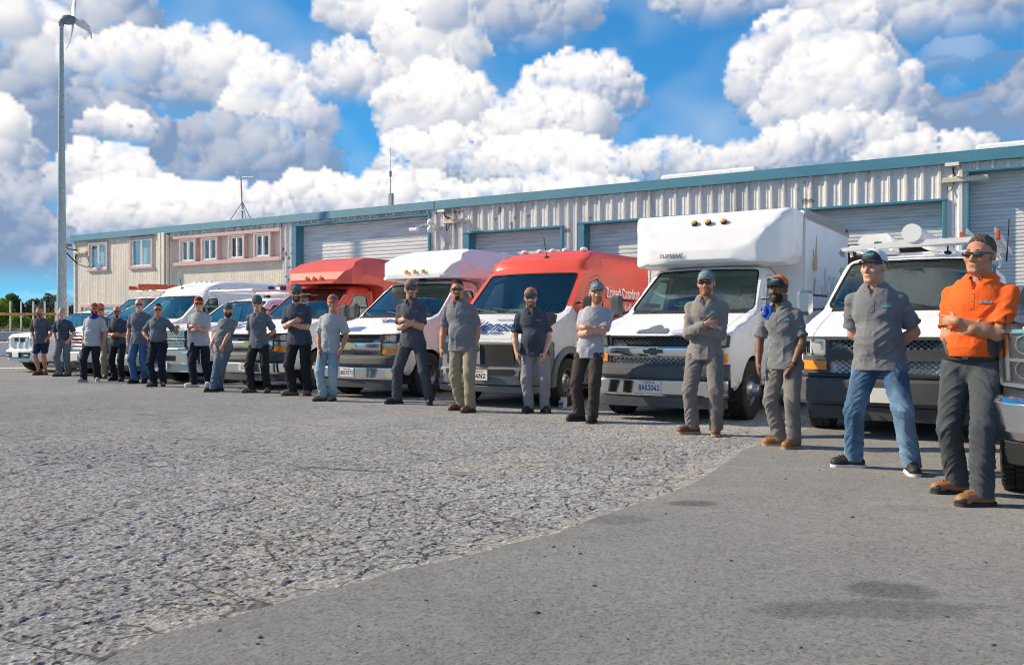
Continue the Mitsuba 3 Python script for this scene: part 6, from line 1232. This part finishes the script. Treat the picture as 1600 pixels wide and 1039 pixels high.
person('bald man in sunglasses and dark shirt with forearms folded low', [(180, 595), (190, 595.5)], 183, 478, ('crossLA', 'crossLB'), 'polo_dark', 'trousers_black', 'shoe_black', hair=None, glasses=True, beard=('hair_dark', .5), skn='skin_tan', toes=(-.5, .2), build=0.95)
person('man with a white goatee in a grey polo and blue jeans, arms hanging down', [(211, 599), (226, 598.5)], 218, 466, ('hang', 'hang'), 'polo_slate', 'jeans_mid', 'shoe_black', hair=None, glasses=True, beard=('beard_white', .5), build=1.12, boot=False, toes=(-.4, .3))
person('man in a slate polo with one hand on his hip', [(240, 604), (255, 603.5)], 247, 474, ('hip', 'rest'), 'polo_slate', 'navy', 'leather_dun', hair='hair_dark', glasses=True, build=1.10, belly=.02, tuck=True, toes=(-.4, .4), boot=False, skn='skin_tan')
person('man in a light grey t-shirt and white sneakers with crossed arms', [(303, 605), (325, 603.5)], 311, 463, ('crossB', 'crossA'), 'tee_light', 'navy', 'shoe_white', 'sole_white', cap=CT('cap_black', 'cap_orange', 'cap_orange'), glasses=True, hair='hair_dark', tee=True, boot=False, toes=(-.9, .3), build=1.05)
person('bearded man in a teal cap leaning back with a hand in his pocket', [(333, 612.5), (343, 611)], 347, 473, ('pocket', 'pocket'), 'polo_grey', 'jeans_dull', 'shoe_black', cap=CT(), glasses=False, beard=('hair_dark', 2), hair='hair_dark', build=1.06, belly=.02, toes=(-.9, -.3), yaw=-.35, boot=False, hipdx=.06, hipdy=.10, hipy_lean=.22)
person('man in a grey polo with hands behind his back and feet apart, in sunglasses', [(393, 613.5), (418, 613.5)], 402, 461, ('behind', 'behind'), 'polo_slate', 'trousers_black', 'leather_dun', cap=CT('cap_teal', 'cap_black', 'cap_navy'), glasses=True, hair='hair_brown', toes=(-.9, .2), hipdx=0, build=0.97)
person('tall bearded man in a dark navy shirt with crossed arms', [(457, 618), (481, 617.5)], 463, 444, ('crossA', 'crossB'), 'polo_dark', 'trousers_black', 'leather_dun', cap=CT('cap_teal', 'cap_black', 'cap_navy'), glasses=True, beard=('hair_dark', 1), hair='hair_dark', build=1.13, toes=(-1.0, .15))
person('man in a light grey t-shirt and light blue jeans with an orange cap, arms hanging', [(505, 626.5), (520, 626)], 521, 460, ('hangf', 'hangf'), 'tee_light', 'jeans_light', 'leather_dun', cap=CT('cap_teal', 'cap_orange', 'cap_orange'), glasses=False, hair='hair_brown', tee=True, toes=(-1.0, .0), build=1.02, skn='skin_tan')
person('man in a charcoal shirt with crossed arms and a wide stance', [(620, 631), (671, 632)], 642, 436, ('crossB', 'crossA'), 'shirt_charcoal', 'trousers_charcoal', 'shoe_black', cap=CT('cap_grey', 'cap_orange', 'cap_navy'), glasses=True, hair='hair_brown', beard=('hair_brown', .5), toes=(-1.0, .3), build=1.02)
person('dark haired man in a grey polo and khaki trousers with brown boots', [(721, 641), (735, 644)], 713, 437, ('hang', 'hang'), 'polo_grey', 'khaki', 'leather_brown', hair='hair_dark', glasses=True, beard=('hair_dark', .5), build=1.14, belly=.03, toes=(-1.0, -.3), skn='skin_tan', yaw=-.1)
person('man in a long dark navy polo and light grey cargo trousers', [(827, 645), (851, 645)], 829, 449, ('hangf', 'hangf'), 'polo_dark', 'cargo_grey', 'shoe_black', cap=CT('cap_grey', 'cap_orange', 'cap_navy'), glasses=True, hair='hair_brown', beard=('hair_brown', 1), build=1.12, belly=.03, toes=(-.35, .45), yaw=.15)
person('red bearded man in a light grey t-shirt with crossed arms and brown trousers', [(905, 657.5), (926, 660.5)], 931, 439, ('crossB', 'crossA'), 'tee_light', 'trousers_brown', 'shoe_black', cap=CT('cap_lgrey', 'cap_teal', 'cap_grey'), glasses=False, hair='hair_red', beard=('hair_red', 1), tee=True, toes=(-.9, -.1), hipdx=.0, hipy_lean=.12, hipdy=.05, boot=False, build=0.98)
person('red bearded man in a long sleeved taupe shirt with crossed arms before the box truck', [(1082, 678), (1119, 680)], 1104, 421, ('crossA', 'crossB'), 'shirt_taupe', 'trousers_grey', 'leather_brown', 'sole_tan', cap=CT('cap_lgrey', 'cap_teal', 'cap_grey', 'JONAS'), glasses=True, hair='hair_red', beard=('hair_red', 1), long=True, toes=(-.9, .1), hyaw=-.15, build=1.03)
person('bearded man with a blue towel on his shoulder and a black and orange cap', [(1219, 697), (1241, 701)], 1211, 429, ('hangf', 'hangf'), 'polo_grey', 'trousers_grey', 'leather_tan', 'sole_tan', cap=CT('cap_black', 'cap_orange', 'cap_black', 'JONAS'), glasses=False, hair='hair_dark', beard=('hair_dark', 1), skn='skin_brown', toes=(-.9, -.2), yaw=-.32, hyaw=-.45, build=1.0)
L = person.last; sx = L['sh'][0]
def towel(L):
    c = L['Nk']*.52+L['sh'][0]*.48+np.array([0, -.055, .012]); F_ = Field(*[axis_coords(c[i]-.2, c[i]+.2, .007) for i in range(3)])
    F_.ell(c, (.055, .060, .045), .03); F_.ell(c+[-.012, -.035, -.055], (.050, .030, .065), .03); F_.ell(c+[.01, .06, .0], (.045, .06, .04), .03)
    m = F_.mesh(); n = vnorm(m); v = np.asarray(m.vertices); rid = lambda q, sd: (1-np.abs(2*meshkit.noise(q, sd)-1))**2; m.vertices = v+n*(.024*(rid(v*[26, 20, 14], 3)-.4)+.010*(rid(v*[48, 40, 30], 5)-.4))[:, None]; return m
tw = thing('towel', 'crumpled blue towel over the shoulder of the man in the black and orange cap', 'towel'); put(tw+'__cloth', towel(L), 'blue_towel', True, L['M'])
w = L['wr'][1]; d = w-L['el'][1]; d /= np.linalg.norm(d); part(L['k'], 'wristwatch', tube([w-d*.025, w-d*.002], .031, 16), 'watch', 30, L['M'])
person('man in a grey polo and blue jeans with a white backed cap', [(1334, 731), (1424, 741)], 1364, 388, ('behind', 'behind'), 'polo_grey', 'jeans_blue', 'shoe_black', 'sole_white', cap=CT('cap_black', 'cap_whitemesh', 'cap_navy', 'JONAS'), glasses=False, hair='hair_brown', toes=(-1.15, .35), build=1.12, belly=.02, hyaw=-.50, boot=False, yaw=-.12)
person('man in a bright orange polo with crossed arms, sunglasses and black toed tan boots', [(1496, 772), (1534, 791)], 1538, 368, ('crossB', 'crossA'), 'orange_polo', 'trousers_charcoal', 'leather_tan', 'sole_dark', glasses=True, hair='hair_salt', build=1.10, belly=.03, tuck=True, toes=(-.75, -.6), yaw=-.30, skn='skin_tan', extra=('toecap', 'side_panel'), hyaw=-.42, roll=.06)
# ---------------------------------------------------------------- small things
w = px2w(881, 637); c = thing('paint_can', 'small white can on the ground by the front wheel of the red van', 'can')
put(c+'__body', tube([(w[0], w[1], .0), (w[0], w[1], .15)], .05, 18), 'pvc', 40); part(c, 'lid', tube([(w[0], w[1], .15), (w[0], w[1], .165)], .053, 18), 'satin_metal', 40)
w = px2w(876, 638); c = thing('drink_can', 'slim grey drink can standing beside the white can', 'can')
put(c+'__body', tube([(w[0], w[1], .0), (w[0], w[1], .02), (w[0], w[1], .11), (w[0], w[1], .125)], [.028, .033, .033, .027], 16), 'satin_metal', 40); part(c, 'band', tube([(w[0], w[1], .04), (w[0], w[1], .09)], .0335, 16), 'logo_blue', 40)
